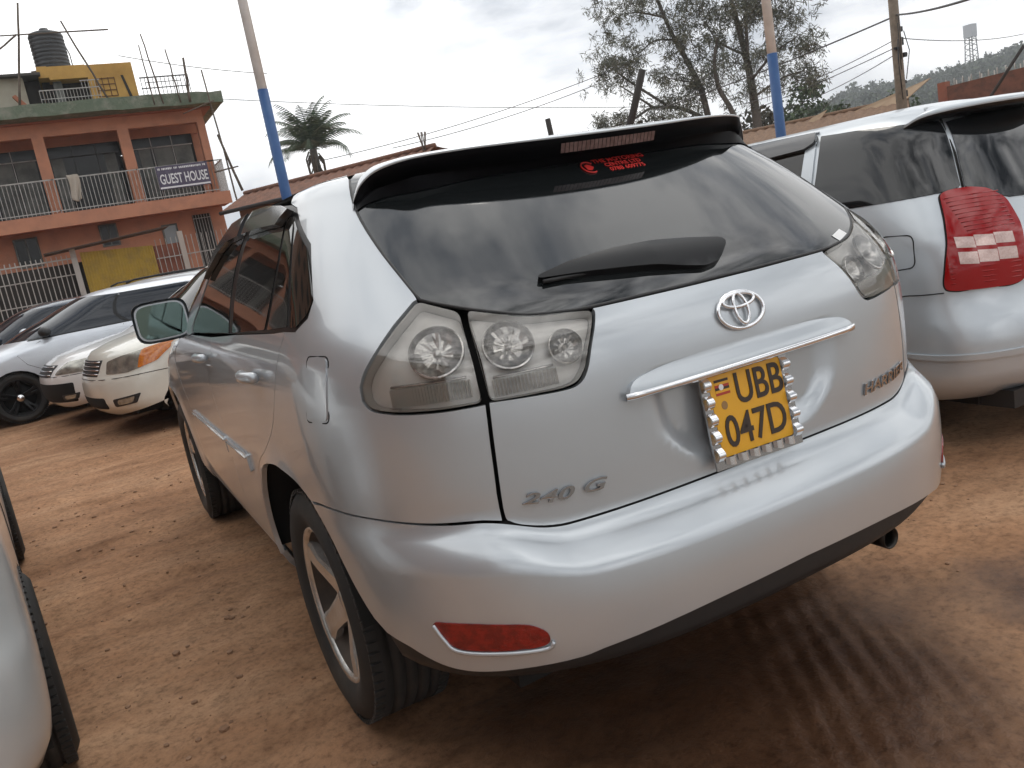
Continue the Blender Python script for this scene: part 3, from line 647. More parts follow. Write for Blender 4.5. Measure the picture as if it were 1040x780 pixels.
# number plate
YEL=material('plate_yellow',(.74,.37,.012),.38,coat=.3,noise=(14,(.66,.31,.012),.45,.75)); INK=material('plate_ink',(.035,.022,.015),.55)
pw,ph=.222,.190; pc=np.array([-.024,.100,.871]); tilt=R(-8); ay=np.array([0,math.sin(-tilt)*1,math.cos(tilt)]); ay/=np.linalg.norm(ay); ax=np.array([1.,0,0]); az=np.cross(ax,ay); 
roll=R(-1.5); ax,ay=ax*math.cos(roll)+ay*math.sin(roll),ay*math.cos(roll)-ax*math.sin(roll)
mb=MB(); rp_=rounded([(-pw/2,-ph/2),(pw/2,-ph/2),(pw/2,ph/2),(-pw/2,ph/2)],.010,4); mb.prism(rp_,0,.0025,(pc,ax,ay,az)); plate=mb.build('number_plate',YEL,suv)
pm=lambda dx,dy,w: (lambda x,y,h: pc+(np.asarray(x)[...,None]*w+dx)*ax+(np.asarray(y)[...,None]+dy)*ay+(np.asarray(h)+.003)*az if np.ndim(x) else pc)
mb=MB()
for tx,dx,dy,sz,xs in (('UBB',.034,.045,.102,.80),('047D',.004,-.046,.102,.84)):
    V,F=text2d(tx,sz,0,.0012,xs); slab_text(mb,V,F,pm(dx,dy,1.),.0014)
mb.build('plate_lettering',INK,plate)
mb=MB(); fl=[(-.100,.074,.046,.006,0),(-.100,.068,.046,.006,1),(-.100,.062,.046,.006,2),(-.100,.056,.046,.006,0),(-.100,.050,.046,.006,1),(-.100,.044,.046,.006,2)]
for x,y,w_,h_,mi in fl: mb.prism([(x+.004,y),(x+w_,y),(x+w_,y+h_),(x+.004,y+h_)],.0027,.0032,(pc,ax,ay,az),mi)
mb.prism([(-.078+.007*math.cos(a),.062+.007*math.sin(a)) for a in np.linspace(0,6.28,14,False)],.003,.0036,(pc,ax,ay,az),3)
mb.prism([(-.078+.009*math.cos(a),.020+.010*math.sin(a)) for a in np.linspace(0,6.28,14,False)],.0027,.0032,(pc,ax,ay,az),4)
mb.build('plate_flag',[INK,YEL,material('flag_red',(.42,.04,.02),.5),WHITE,material('plate_seal',(.30,.17,.06),.5)],plate)
mb=MB()   # scalloped chrome frame
def scal(p0,p1,n,wout):
    p0=np.array(p0);p1=np.array(p1);d=(p1-p0)/n; t=d/np.linalg.norm(d); o=np.array([t[1],-t[0]])
    for k in range(n):
        a=p0+d*k; V=[];F=[]; m=7
        for i in range(m):
            q=math.pi*i/(m-1); hgt=.004+.012*math.sin(q); pos=a+d*(.08+.80*i/(m-1))
            for e in (-.0015,wout): 
                w2=pos+o*e*(1 if e<0 else (.75+.25*math.sin(q))); V.append(pc+ax*w2[0]+ay*w2[1]+az*hgt)
        F=[(2*i,2*i+1,2*i+3,2*i+2) for i in range(m-1)]; mb.add(V,F,True)
x,y=pw/2,ph/2
scal((-x,y),(-x,-y-.012),5,-.020*-1) if False else None
scal((-x-.001,-y-.010),(-x-.001,y),5,-.020); scal((x+.001,-y-.010),(x+.001,y),5,.020); scal((-x,-y-.001),(x,-y-.001),6,.018)
pf=mb.build('plate_frame',CHROME,plate)
mb=MB()
for (a,b) in (((-x-.024,-y-.026),(-x,y+.004)),((x,-y-.026),(x+.024,y+.004)),((-x,-y-.026),(x,-y))):
    mb.prism([a,(b[0],a[1]),b,(a[0],b[1])],-.004,.0015,(pc,ax,ay,az))
mb.prism([(-x-.004,-y-.004),(x+.004,-y-.004),(x+.004,y+.004),(-x-.004,y+.004)],-.030,-.0005,(pc,ax,ay,az))
mb.build('plate_backing',material('frame_base',(.42,.42,.42),.22,.9),plate)
# exhaust
mb=MB(); mb.lathe([(.028,.0),(.032,.0),(.032,.02),(.030,.25),(.024,.25),(.026,.02)],'y',20,(.53,.20,.320),closed=True); mb.build('exhaust_pipe',material('sooty_steel',(.05,.045,.04),.4,.8),suv,recalc=True)
for yc in (1.085,3.805):
    for sx in(-1,1): wheel(suv,(sx*(.756 if yc<2 else .785),yc,.358),Rt=.362,wd=.24,Rr=.243,side=sx,rot=.55 if yc<2 else .2,sw=.085)

# ------------------------------------------------------------------ ground
def hsh(ix,iy,sd):
    n=(ix*374761393+iy*668265263+sd*144305901)&0xffffffff; n=((n^(n>>13))*1274126177)&0xffffffff; n=n^(n>>16); return (n&0xffff)/65535.
def vnoise(x,y,sd=0):
    ix=np.floor(x).astype(np.int64);iy=np.floor(y).astype(np.int64);fx=x-ix;fy=y-iy;fx=fx*fx*(3-2*fx);fy=fy*fy*(3-2*fy)
    a,b,c,d=hsh(ix,iy,sd),hsh(ix+1,iy,sd),hsh(ix,iy+1,sd),hsh(ix+1,iy+1,sd)
    return (a*(1-fx)+b*fx)*(1-fy)+(c*(1-fx)+d*fx)*fy-.5
def fbm(x,y,f,o=4,sd=0,g=.5):
    t=0;a=1
    for k in range(o): t=t+a*vnoise(x*f+17.3*k,y*f-9.1*k,sd+k);f*=2.03;a*=g
    return t
def gheight(x,y):
    h=.030*fbm(x,y,.55,3,1)+.022*fbm(x+y*.3,y*1.4,2.4,4,5)+.007*fbm(x,y,11,3,9)
    # a rut of tyre lugs behind the car
    c,s=math.cos(R(32)),math.sin(R(32)); a=(x-.42)*c+(y-.30)*-s*-1*-1; b=(x-.42)*s+(y-.30)*c
    m=np.exp(-(np.abs(b)/.62)**4-(np.abs(a)/.36)**4); h=h+m*.0075*np.clip(np.sin(a*2*math.pi/.066+2.6*vnoise(x*2.4,y*2.4,3)+.9*vnoise(x*9,y*9,13))+.25,-.6,1)*np.clip(.75+2.2*vnoise(x*4,y*4,8),0,1.4)
    # two shallow wheel tracks along the row
    for yc,sl in ((6.6,.05),(5.2,.10)):
        d=y-(yc+sl*x+.15*vnoise(x*.6,y*0,4)); h=h-.022*np.exp(-(d/.16)**2)+.012*np.exp(-((np.abs(d)-.27)/.09)**2)
    for yc in (2.5,3.4):
        d=y-(yc-.22*x+.3*vnoise(x*.9,y*0,6)); h=h-.014*np.exp(-(d/.10)**2)+.008*np.exp(-((np.abs(d)-.18)/.07)**2)*(1+1.5*vnoise(x*9,y*9,2))
    near=np.exp(-(np.maximum(0,np.hypot(x,y-3)-14)/10)**2); h=h*near
    for wx,wy in ((-.76,1.08),(.76,1.08),(-.76,3.8),(.76,3.8)):
        k=np.exp(-((x-wx)**2+(y-wy)**2)/.05); h=h*(1-k)-.002*k
    return h-.006
def axis(lo,hi,st,gr,far):
    a=list(np.arange(lo,hi,st)); d=st;p=a[-1];u=[]
    while p<far[1]: d=min(d*gr,900); p+=d; u.append(p)
    d=st;p=a[0];l=[]
    while p>far[0]: d=min(d*gr,900); p-=d; l.append(p)
    return np.array(l[::-1]+a+u)
gx=axis(-2.3,2.2,.022,1.05,(-1400,1400)); gy=axis(-.4,5.2,.022,1.035,(-1400,1400))
GX,GY=np.meshgrid(gx,gy); GZ=gheight(GX,GY); n=len(gx)
V=np.stack([GX,GY,GZ],-1).reshape(-1,3); ii=np.arange(len(gy)-1)[:,None]*n+np.arange(n-1)[None]; F=np.stack([ii,ii+1,ii+n+1,ii+n],-1).reshape(-1,4)
GR=bpy.data.materials.new('red_dirt'); GR.use_nodes=True; t=GR.node_tree; b=t.nodes['Principled BSDF']; ln=t.links.new
b.inputs['Roughness'].default_value=.92; b.inputs['Specular IOR Level'].default_value=.25
co=t.nodes.new('ShaderNodeTexCoord')
def gn(s,d,r,off=(0,0,0),sc3=(1,1,1)):
    m=t.nodes.new('ShaderNodeMapping'); m.inputs['Location'].default_value=off; m.inputs['Scale'].default_value=sc3; ln(co.outputs['Object'],m.inputs[0])
    q=t.nodes.new('ShaderNodeTexNoise'); q.inputs['Scale'].default_value=s;q.inputs['Detail'].default_value=d;q.inputs['Roughness'].default_value=r; ln(m.outputs[0],q.inputs[0]); return q
def ramp(src,stops):
    q=t.nodes.new('ShaderNodeValToRGB'); e=q.color_ramp.elements
    while len(e)<len(stops): e.new(.5)
    for k,(p,c) in enumerate(stops): e[k].position=p; e[k].color=(*c,1)
    ln(src,q.inputs[0]); return q
def mixc(f,a,b_,mode='MIX'):
    q=t.nodes.new('ShaderNodeMix'); q.data_type='RGBA'; q.blend_type=mode
    if isinstance(f,float): q.inputs[0].default_value=f
    else: ln(f,q.inputs[0])
    ln(a,q.inputs[6]); ln(b_,q.inputs[7]); return q.outputs[2]
base=ramp(gn(.9,8,.62,(3,1,0),(1,1.6,1)).outputs[0],[(.30,(.215,.110,.058)),(.48,(.31,.170,.094)),(.70,(.395,.24,.142))])
fine=ramp(gn(38,6,.7).outputs[0],[(.25,(.45,.42,.40)),(.5,(1,1,1)),(.8,(1.32,1.30,1.26))])
col=mixc(1.,base.outputs[0],fine.outputs[0],'MULTIPLY')
clump=ramp(gn(9,5,.6,(7,2,0)).outputs[0],[(.33,(.84,.82,.80)),(.5,(1,1,1)),(.72,(1.08,1.06,1.04))])
col=mixc(1.,col,clump.outputs[0],'MULTIPLY')
streak=ramp(gn(1.6,5,.6,(1,5,0),(.35,2.4,1)).outputs[0],[(.32,(.80,.78,.76)),(.5,(1,1,1)),(.68,(1.12,1.12,1.12))]); col=mixc(1.,col,streak.outputs[0],'MULTIPLY')
# damp reddish earth behind the car, its colour also holding the shade underneath
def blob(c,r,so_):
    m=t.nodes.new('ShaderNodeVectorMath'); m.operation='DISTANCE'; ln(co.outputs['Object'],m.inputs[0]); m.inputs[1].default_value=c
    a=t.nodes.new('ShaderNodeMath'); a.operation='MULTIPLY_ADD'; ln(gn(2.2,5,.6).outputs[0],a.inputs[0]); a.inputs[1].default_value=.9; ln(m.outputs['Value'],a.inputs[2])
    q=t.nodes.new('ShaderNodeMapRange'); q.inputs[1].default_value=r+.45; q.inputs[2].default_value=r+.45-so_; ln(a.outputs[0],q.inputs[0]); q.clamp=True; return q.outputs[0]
wet=t.nodes.new('ShaderNodeRGB'); wet.outputs[0].default_value=(.055,.023,.012,1)  # damp earth colour, darkened for the shade under the bumper
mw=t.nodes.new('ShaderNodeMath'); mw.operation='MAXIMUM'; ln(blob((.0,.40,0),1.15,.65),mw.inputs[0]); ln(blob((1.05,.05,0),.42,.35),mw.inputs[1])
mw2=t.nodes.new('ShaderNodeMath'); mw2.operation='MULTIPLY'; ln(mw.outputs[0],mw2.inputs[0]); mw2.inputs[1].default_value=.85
damp_shade_c=mixc(1.,wet.outputs[0],fine.outputs[0],'MULTIPLY'); col=mixc(mw2.outputs[0],col,damp_shade_c); 
# unseen ground behind the camera, greyed so the car reflects less warm colour
sy_=t.nodes.new('ShaderNodeSeparateXYZ'); ln(co.outputs['Object'],sy_.inputs[0]); ny=t.nodes.new('ShaderNodeMath'); ny.operation='MULTIPLY_ADD'; ln(gn(1.1,5,.6).outputs[0],ny.inputs[0]); ny.inputs[1].default_value=1.6; ln(sy_.outputs[1],ny.inputs[2])
my=t.nodes.new('ShaderNodeMapRange'); ln(ny.outputs[0],my.inputs[0]); my.inputs[1].default_value=-.1; my.inputs[2].default_value=-1.0
gv=t.nodes.new('ShaderNodeRGB'); gv.outputs[0].default_value=(.27,.245,.22,1); refl_grey_c=mixc(1.,gv.outputs[0],fine.outputs[0],'MULTIPLY'); col=mixc(my.outputs[0],col,refl_grey_c)
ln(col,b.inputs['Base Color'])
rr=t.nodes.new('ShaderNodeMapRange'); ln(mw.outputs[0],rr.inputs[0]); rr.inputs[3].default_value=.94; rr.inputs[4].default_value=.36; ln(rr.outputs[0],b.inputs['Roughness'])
bp=t.nodes.new('ShaderNodeBump'); bp.inputs['Strength'].default_value=.5; bp.inputs['Distance'].default_value=.012
hh=t.nodes.new('ShaderNodeMath'); hh.operation='MULTIPLY_ADD'; ln(gn(70,5,.65).outputs[0],hh.inputs[0]); hh.inputs[1].default_value=.5; ln(gn(20,6,.7).outputs[0],hh.inputs[2])
ln(hh.outputs[0],bp.inputs['Height']); ln(bp.outputs[0],b.inputs['Normal'])
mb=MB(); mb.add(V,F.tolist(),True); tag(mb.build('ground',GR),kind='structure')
# loose stones
mb=MB(); bm=bmesh.new(); bmesh.ops.create_icosphere(bm,subdivisions=1,radius=1); IV=np.array([v.co[:] for v in bm.verts]); IF=[[v.index for v in f.verts] for f in bm.faces]; bm.free()
for k in range(520):
    if k<340: x,y=rng.uniform(-1.9,-.9),rng.uniform(.3,5.5)
    elif k<360: x,y=rng.uniform(.9,1.7),rng.uniform(-.3,1.0)
    else: x,y=rng.uniform(-2.2,-.2),rng.uniform(4.5,9)
    r=.0035+.011*rng.random()**4+(.008 if 250<k<280 else 0)
    V=IV*(1+.35*(rng.random(IV.shape)-.5))*r*np.array([1,rng.uniform(.6,1.2),.6]); a=rng.uniform(0,6.28); ca,sa=math.cos(a),math.sin(a)
    V=V@np.array([[ca,-sa,0],[sa,ca,0],[0,0,1]]); V+=np.array([x,y,float(gheight(np.array(x),np.array(y)))+r*.2]); mb.add(V,IF)
tag(mb.build('loose_stones',material('stone',(.22,.12,.068),.9,noise=(3,(.30,.18,.11),.4,.6))),kind='stuff')

# ------------------------------------------------------------------ the other cars
def seam(mb,SH,pts,r=.0028,off=.0,sg=1):
    s=np.array([p[0] for p in pts]);v=np.array([p[1] for p in pts]); mb.tube(on(SH,sg*s,v,off(s,v) if callable(off) else off),r,5)
def gen_rows(L,W,H,belt,hood,cowl,wt,tailtop,tailbelt,rear=(.10,.45),nose=.55,glassv=4):
    w=W/2; ht=tailtop
    return [(.20,w-.09,.14,.45,L-.16,.5),(.27,w-.035,.05,.45,L-.06,.5),(.36,w-.012,.01,.45,L-.01,.52),(.48,w-.003,0,.45,L,.55),(.58,w,.01,.45,L-.01,.58),(.66,w,.05,.45,L-.05,.6),
      (hood-.10,w-.002,.07,.45,L-.14,.65),(hood,w-.008,.085,.45,L-.42,.80),(hood*.5+belt*.5,w-.02,.10,.45,(L-.6)*.45+cowl*.55,.8),(belt,w-.04,tailbelt,.45,cowl,.62),(belt+.10,w-.085,tailbelt*.78+ht*.22,.45,cowl*.78+wt*.22,.60),
      (belt*.5+H*.5-.02,w-.15,tailbelt*.45+ht*.55,.44,cowl*.45+wt*.55,.58),(H-.13,w-.215,tailbelt*.12+ht*.88,.43,cowl*.12+wt*.88,.56),(H-.06,w-.28,ht+.06,.42,wt-.08,.55),(H-.03,w-.36,ht+.15,.4,wt-.22,.52)]
def simple_car(name,label,cat,loc,rz,SH,paint,axles,Rt,arch=.34,sill=.24,group=None,wheel_kw=None,glass=None,dlo=(),rear_glass=None,screen=None,seams=(),flipw=False,wx=.125,res=.06):
    root=tag(empty(name,loc,rz),label,cat,group); mb=MB(); L=SH.L; sv=lambda y,z:SH.sv(y,z,lo=.2,hi=L-.2)
    bot=[(0,SH.v0+.02)]
    pts=[(.35,SH.v0+.02)]
    for yc in axles:
        for a in np.linspace(0,180,15):
            y=yc-arch*math.cos(R(a)); z=max(sill-.02,Rt+arch*math.sin(R(a))-.01); 
            if a==0 or a==180: pts.append(sv(y,sill-.02))
            pts.append(sv(y,z))
    pts+= [(L-.35,SH.v0+.02),(L,SH.v0+.02)]; vt=SH.v1-.02
    poly=bot+pts+[(L,vt),(0,vt)]
    panel(mb,SH,poly,0,0,0,res,False); panel(mb,SH,poly,0,0,0,res,True); roof_cap(mb,SH,vt,3,.03,ns=50)
    body=mb.build('body',paint,root)
    ub=MB(); P0,P1=SH.P(0,.3),SH.P(L,.3); w=float(SH.w(.4)); ub.b2((-w+.22,.25,sill-.03),(w-.22,P1[1]-.25,sill+.02))
    for yc in axles:
        for sx in(-1,1):
            V=[];nn=14
            for k in range(nn+1):
                a=math.pi*(k/nn)*1.2-.1*math.pi; V+= [(sx*(w-.28),yc+(arch+.03)*math.cos(a),Rt+(arch+.03)*math.sin(a)),(sx*(w-.03),yc+(arch+.03)*math.cos(a),Rt+(arch+.03)*math.sin(a))]
            ub.add(V,[(2*k,2*k+1,2*k+3,2*k+2) for k in range(nn)],True); ub.b2((sx*(w-.29),yc-arch-.05,sill-.02),(sx*(w-.27),yc+arch+.05,Rt+arch+.04))
    ub.build('underbody',VOID,root)
    for m in(False,True):
        for nm,P in dlo:
            q=MB(); fr_=nm=='window_frame'; panel(q,SH,rounded([sv(*p) for p in P],.015),.0015 if fr_ else .004,.004,0,res,m); q.build(nm,BLACK if fr_ else (glass or SGLASS),root)
        for P in seams:
            q=MB(); seam(q,SH,crv([sv(*p) for p in P],3),sg=-1 if m else 1); q.build('door_seam',VOID,body)
    if rear_glass: q=MB(); panel(q,SH,rear_glass,.003,.004,0,res); q.build('rear_window',glass or SGLASS,root)
    if screen: q=MB(); panel(q,SH,screen,.003,.004,0,res); q.build('windscreen',glass or SGLASS,root)
    for yc in axles:
        for sx in(-1,1):
            kw=dict(Rt=Rt,wd=.20,Rr=Rt*.66,side=sx,seg=36); kw.update(wheel_kw or {}); wheel(root,(sx*(w-wx),yc,Rt),**kw)
    return root
def patch(SH,root,name,mat,poly,off=.003,rim=.01,res=.03,mirror=False,par=None,rnd=0):
    q=MB(); panel(q,SH,rounded(poly,rnd) if rnd else poly,off,rim,0,res,mirror); return q.build(name,mat,par or root)

# silver people carrier on the right
P2=material('cool_silver_paint',(.51,.545,.575),.34,.5,coat=.5,coat_r=.04,vary=(9,.1),noise=(1.5,(.48,.515,.54),.4,.66))
WR=[(.24,.76,.14,.45,4.35,.6),(.30,.82,.04,.45,4.5,.6),(.38,.842,.005,.45,4.55,.65),(.50,.847,.0,.45,4.55,.65),(.58,.848,.015,.45,4.52,.65),(.66,.848,.055,.45,4.50,.65),
(.72,.847,.075,.45,4.45,.65),(.85,.842,.08,.45,4.25,.7),(.95,.832,.10,.45,3.95,.75),(1.02,.818,.13,.45,3.65,.7),(1.12,.788,.185,.45,3.40,.65),(1.25,.742,.265,.45,3.15,.62),(1.38,.682,.35,.44,2.9,.6),(1.47,.625,.43,.42,2.75,.6),(1.53,.56,.52,.40,2.6,.6),(1.565,.48,.62,.38,2.45,.6)]
WS=Shell(WR,(1.0,2.6,1.1),nr=3.0)
dg=[(1.31,1.528),(1.40,1.30),(1.46,1.12)]
mpv=simple_car('people_carrier','silver people carrier with tall red tail lamp parked at the right edge','car',(2.75,.70,0),0,WS,P2,(.92,3.67),.31,arch=.345,
  screen=[(3.62,1.07),(3.5,1.50),(WS.L,1.53),(2*WS.L-3.5,1.50),(2*WS.L-3.62,1.07),(WS.L,1.05)])
for m in(False,True):
    patch(WS,mpv,'quarter_window',material('van_glass',(.010,.011,.012),.04,ior=1.55),[(1.238,1.524),(.80,1.512),(.398,1.484),(.462,1.184),(.534,1.174),(1.10,1.160),(1.355,1.150),(1.318,1.272)],.004,.008,.03,m,rnd=.012)
    dw=patch(WS,mpv,'door_window',SGLASS,[(1.40,1.145),(3.05,1.10),(2.95,1.40),(2.63,1.535),(1.9,1.538),(1.29,1.530),(1.365,1.27)],.003,.008,.04,m)
    patch(WS,mpv,'pillar',P2,[(1.375,1.145),(1.50,1.142),(1.452,1.32),(1.435,1.466),(1.30,1.50)],.006,.008,.03,m,par=dw)
    patch(WS,mpv,'rain_guard',MATS['smoked_guard'],[(1.292,1.534),(2.63,1.542),(2.55,1.47),(1.876,1.458),(1.432,1.466),(1.30,1.49)],.022,.02,.03,m,par=dw,rnd=.02)
    q=MB(); seam(q,WS,[(1.27,1.545),(2.0,1.552),(2.7,1.552)],.006,.004,-1 if m else 1); q.build('window_trim',CHROME if False else P2,dw)
    lm=[(.556,1.164),(.514,1.176),(.44,1.175),(.376,1.156),(.325,1.10),(.318,1.0),(.330,.90),(.345,.752),(.388,.742),(.60,.757),(.634,.766),(.640,.795),(.625,.88),(.598,.968),(.575,1.06)]
    RL=material('tail_red',(.30,.004,.005),.08,ior=1.5); VG=material('van_glass',(.010,.011,.012),.04,ior=1.55); cs_,cv_=.47,.955; LO=lambda s,v:.008+.006*np.clip(1-((s-cs_)/.19)**4,0,1)*np.clip(1-((v-cv_)/.25)**6,0,1)
    q=MB(); sp_=[tuple(np.array(p)) for p in rounded(lm,.02)]; q.tube(on(WS,(-1 if m else 1)*np.array([p[0] for p in sp_]),np.array([p[1] for p in sp_]),.001),.006,6,closed=True); q.build('lamp_gap',VOID,mpv)
    la=patch(WS,mpv,'tail_lamp',RL,lm,LO,.03,.012,m,rnd=.02)
    WH=material('tail_clear',(.66,.50,.46),.15,.2,coat=.6,noise=(120,(.56,.40,.36),.35,.6))
    for a,b_ in ((.980,.935),(.918,.868)):
        for k in range(3):
            s0=.572-.208*k/3; s1=.572-.208*(k+.97)/3; d=.012*(k/3); patch(WS,mpv,'lamp_window',WH,[(s0,a-d),(s1,a-.010-d),(s1,b_-.010-d),(s0,b_-d)],.0148,.006,.02,m,par=la)
    for k in range(9):
        v=1.14-.018*k; q=MB(); seam(q,WS,[(.55-.01*k*.4,v),(.44,v),(.345,v-.006)],.0026,lambda s,v:LO(s,v)+.0018,-1 if m else 1); q.build('lamp_rib',MATS['tail_red'],la)
    for k in range(4):
        v=.845-.022*k; q=MB(); seam(q,WS,[(.61,v+.01),(.48,v),(.36,v-.006)],.0026,lambda s,v:LO(s,v)+.0018,-1 if m else 1); q.build('lamp_rib',MATS['tail_red'],la)
    q=MB(); rg_=rounded([(.922,1.020),(.736,1.016),(.768,.876),(.90,.866)],.03); q.tube(on(WS,(-1 if m else 1)*np.array([p[0] for p in rg_]),np.array([p[1] for p in rg_]),0),.003,5,closed=True); q.build('fuel_flap_gap',VOID,mpv)
    q=MB(); seam(q,WS,crv([(.642,.753),(.74,.752),(.84,.752),(.90,.74),(1.02,.715)],3),.0028,0,-1 if m else 1); q.build('bumper_seam',VOID,mpv)
q=MB(); rgl=[(0,1.50),(.20,1.49),(.374,1.474),(.446,1.184),(.41,1.15),(.298,1.104),(.20,1.095),(0,1.09)]; panel(q,WS,sym(rgl),.004,.008,0,.03); q.build('rear_window',MATS['van_glass'],mpv)
q=MB(); 
for m in(1,-1): seam(q,WS,[(.385,1.49),(.42,1.33),(.455,1.18)],.005,.003,m)
q.build('window_seal',VOID,mpv)
rows=[]
for x,yy,zz in crv([(0,.30,1.535),(.15,.31,1.536),(.30,.35,1.537),(.42,.42,1.535),(.50,.50,1.525),(.545,.56,1.495)],4):
    a=np.interp(x,[0,.545],[0,.42]); A=on(WS,np.array(a*1.05),np.array(1.562 if x<.45 else 1.562-.06*(x-.45)/.095),.003); B=on(WS,np.array(a*.95),np.array(1.49),.004); T=np.array([-x,yy,zz])
    rows.append([A*(1-t)+T*t+np.array([0,0,.010*math.sin(math.pi*t)]) for t in np.linspace(0,1,6)]+[T+np.array([0,.006,-.014]),T+np.array([0,.012,-.03])]+[ (T+np.array([0,.012,-.03]))*(1-t)+B*t for t in (.5,1)])
sp2=strip_mesh([r[:7] for r in rows],'rear_spoiler',P2,mpv); strip_mesh([r[6:] for r in rows],'spoiler_underside',BLACK,sp2)
q=MB(); panel(q,WS,sym([(0,.475),(.40,.478),(.80,.486),(.97,.49),(.97,.470),(.80,.462),(.40,.452),(0,.45)]),lambda s,v:.010-0*s,.012,0,.03); q.build('bumper_rib',P2,mpv)
q=MB(); q.rod((-.45,-.0,.27),(.45,-.0,.27),.02); q.b2((-.6,.1,.2),(.6,.35,.28)); q.build('lower_valance',DARK,mpv)

# car at the left edge of the frame
PW=material('white_pearl_paint',(.66,.68,.68),.30,.25,coat=.7,coat_r=.04,noise=(2.5,(.60,.61,.60),.4,.7))
ES=Shell(gen_rows(4.4,1.58,1.46,.93,.86,3.25,2.35,.75,.25),(1.0,2.4,1.0),nr=2.9,nf=2.6)
edge=simple_car('white_car','white car cut off by the left edge, black tyres beside the dirt lane','car',(-2.36,.64,0),R(5.5),ES,PW,(.85,3.45),.31,arch=.335,
  dlo=[('side_window',[(.95,.97),(1.0,1.30),(2.2,1.36),(2.9,1.0)])],rear_glass=[(-.45,1.0),(-.40,1.3),(.40,1.3),(.45,1.0)],screen=[(3.6,.97),(3.5,1.34),(2*ES.L-3.5,1.34),(2*ES.L-3.6,.97)],seams=[[(1.25,.92),(1.32,.6),(1.30,.28)],[(2.35,.92),(2.38,.5),(2.38,.26)]],
  wheel_kw=dict(bar_mat=DARK),wx=.08)

# row of cars parked ahead, noses to the left
GB=material('blue_tint_glass',(.008,.013,.022),.05,ior=1.42)
def HS(L,W,H,belt,hood,cowl,wt,tt,tb): return Shell(gen_rows(L,W,H,belt,hood,cowl,wt,tt,tb),(1.0,L-2.0,1.0),nr=2.9,nf=2.5)
def placed(nose_x,nose_y,th,L,lx=0):
    """location of a car whose point (lx, L) on the nose lands at the given spot, heading left by th degrees towards the viewer"""
    r=R(90+th); c,s=math.cos(r),math.sin(r); return (nose_x-(lx*c-L*s),nose_y-(lx*s+L*c),0),r
def std_dlo(belt,H,c0,c1,split,r0):
    b=belt+.015;t=H-.115
    return [('window_frame',[(r0-.03,b),(r0+.16,t-.055),(r0+.44,t+.008),(split,t+.02),(c1-.03,t+.006),(c0-.21,b+.05),(c0-.09,b-.012),(split,b-.012)]),('rear_side_window',[(r0,b+.01),(r0+.18,t-.06),(r0+.45,t),(split-.04,t+.012),(split-.04,b)]),('front_side_window',[(split+.03,b),(split+.03,t+.012),(c1-.05,t),(c0-.25,b+.05),(c0-.12,b)])]
def scr(SH,belt,H): 
    L=SH.L; return [(L-.98,belt+.03),(L-.92,H-.10),(L-.4,H-.075),(L,H-.07),(L+.4,H-.075),(L+.92,H-.10),(L+.98,belt+.03),(L,belt)]
loc,rz=placed(-3.12,11.42,10,4.3,0)
h=HS(4.3,1.66,1.50,1.00,.90,3.35,2.35,.55,.22)
PS=material('pale_silver_paint',(.62,.65,.69),.34,.6,coat=.5,noise=(2,(.57,.59,.63),.4,.66))
hatch=simple_car('silver_hatchback','pale silver hatchback with black alloy wheel and dark blue side windows behind the white cars','car',loc,rz,h,PS,(.80,3.42),.325,arch=.36,glass=GB,
  dlo=std_dlo(1.00,1.50,3.25,2.35,1.95,.55),screen=scr(h,1.0,1.5),rear_glass=[(-.5,1.06),(-.42,1.36),(.42,1.36),(.5,1.06)],seams=[[(2.0,.99),(2.0,.6),(1.98,.28)],[(3.02,.98),(3.05,.6),(3.02,.28)],[(1.08,.95),(1.12,.8),(1.2,.68)]],
  wheel_kw=dict(Rr=.235,spokes=5,twin=True,rim_mat=BLACK,bar_mat=VOID,sw=.07,seg=48))
def car_mirror(root,SH,y,z,mat,sx=-1):
    q=MB(); p=SH.P(*[np.array(k) for k in SH.sv(y,z)]); c=np.array([sx*(abs(p[0])+.09),p[1],p[2]+.05]); V=[];nu=14
    for j in range(9):
        t=j/8*math.pi
        for k in range(nu):
            a=2*math.pi*k/nu; V.append((.10*math.sin(t)*math.cos(a),.075*math.cos(t),.065*math.sin(t)*math.sin(a)))
    q.add(np.array(V)+c,[(j*nu+k,j*nu+(k+1)%nu,(j+1)*nu+(k+1)%nu,(j+1)*nu+k) for j in range(8) for k in range(nu)],True); q.rod(c,c+np.array([-sx*.14,0,-.05]),.03); return q.build('side_mirror',mat,root,recalc=True)
car_mirror(hatch,h,3.0,1.03,DARK); car_mirror(hatch,h,3.0,1.03,PS,1)
q=MB(); q.lathe([(0,0),(.03,.004),(.045,.02)],'x',16,(-.86+.035,3.42,.325)); q.build('hub_badge',CHROME,hatch,recalc=True)
# white people carrier, nose to the left
IV_=material('ivory_paint',(.74,.73,.66),.28,.05,coat=.7,noise=(2,(.69,.68,.61),.4,.66))
loc,rz=placed(-1.36,8.05,10,4.5,0)
i_=HS(4.5,1.66,1.62,1.02,.93,3.75,2.9,.35,.14)
ips=simple_car('ivory_people_carrier','ivory white car with amber corner lamp in its headlight, nose just left of the SUV','car',loc,rz,i_,IV_,(.85,3.6),.32,arch=.36,dlo=std_dlo(1.02,1.62,3.6,2.9,2.0,.5),screen=scr(i_,1.02,1.62),rear_glass=[(-.5,1.08),(-.42,1.46),(.42,1.46),(.5,1.08)],seams=[[(3.1,.98),(3.12,.6),(3.1,.28)]])
AMB=material('amber_lens',(.62,.20,.015),.2,coat=1,noise=(40,(.50,.13,.01),.4,.6)); HLM=material('headlamp_chrome',(.40,.39,.34),.22,.6,coat=.5,noise=(12,(.22,.21,.19),.4,.65))
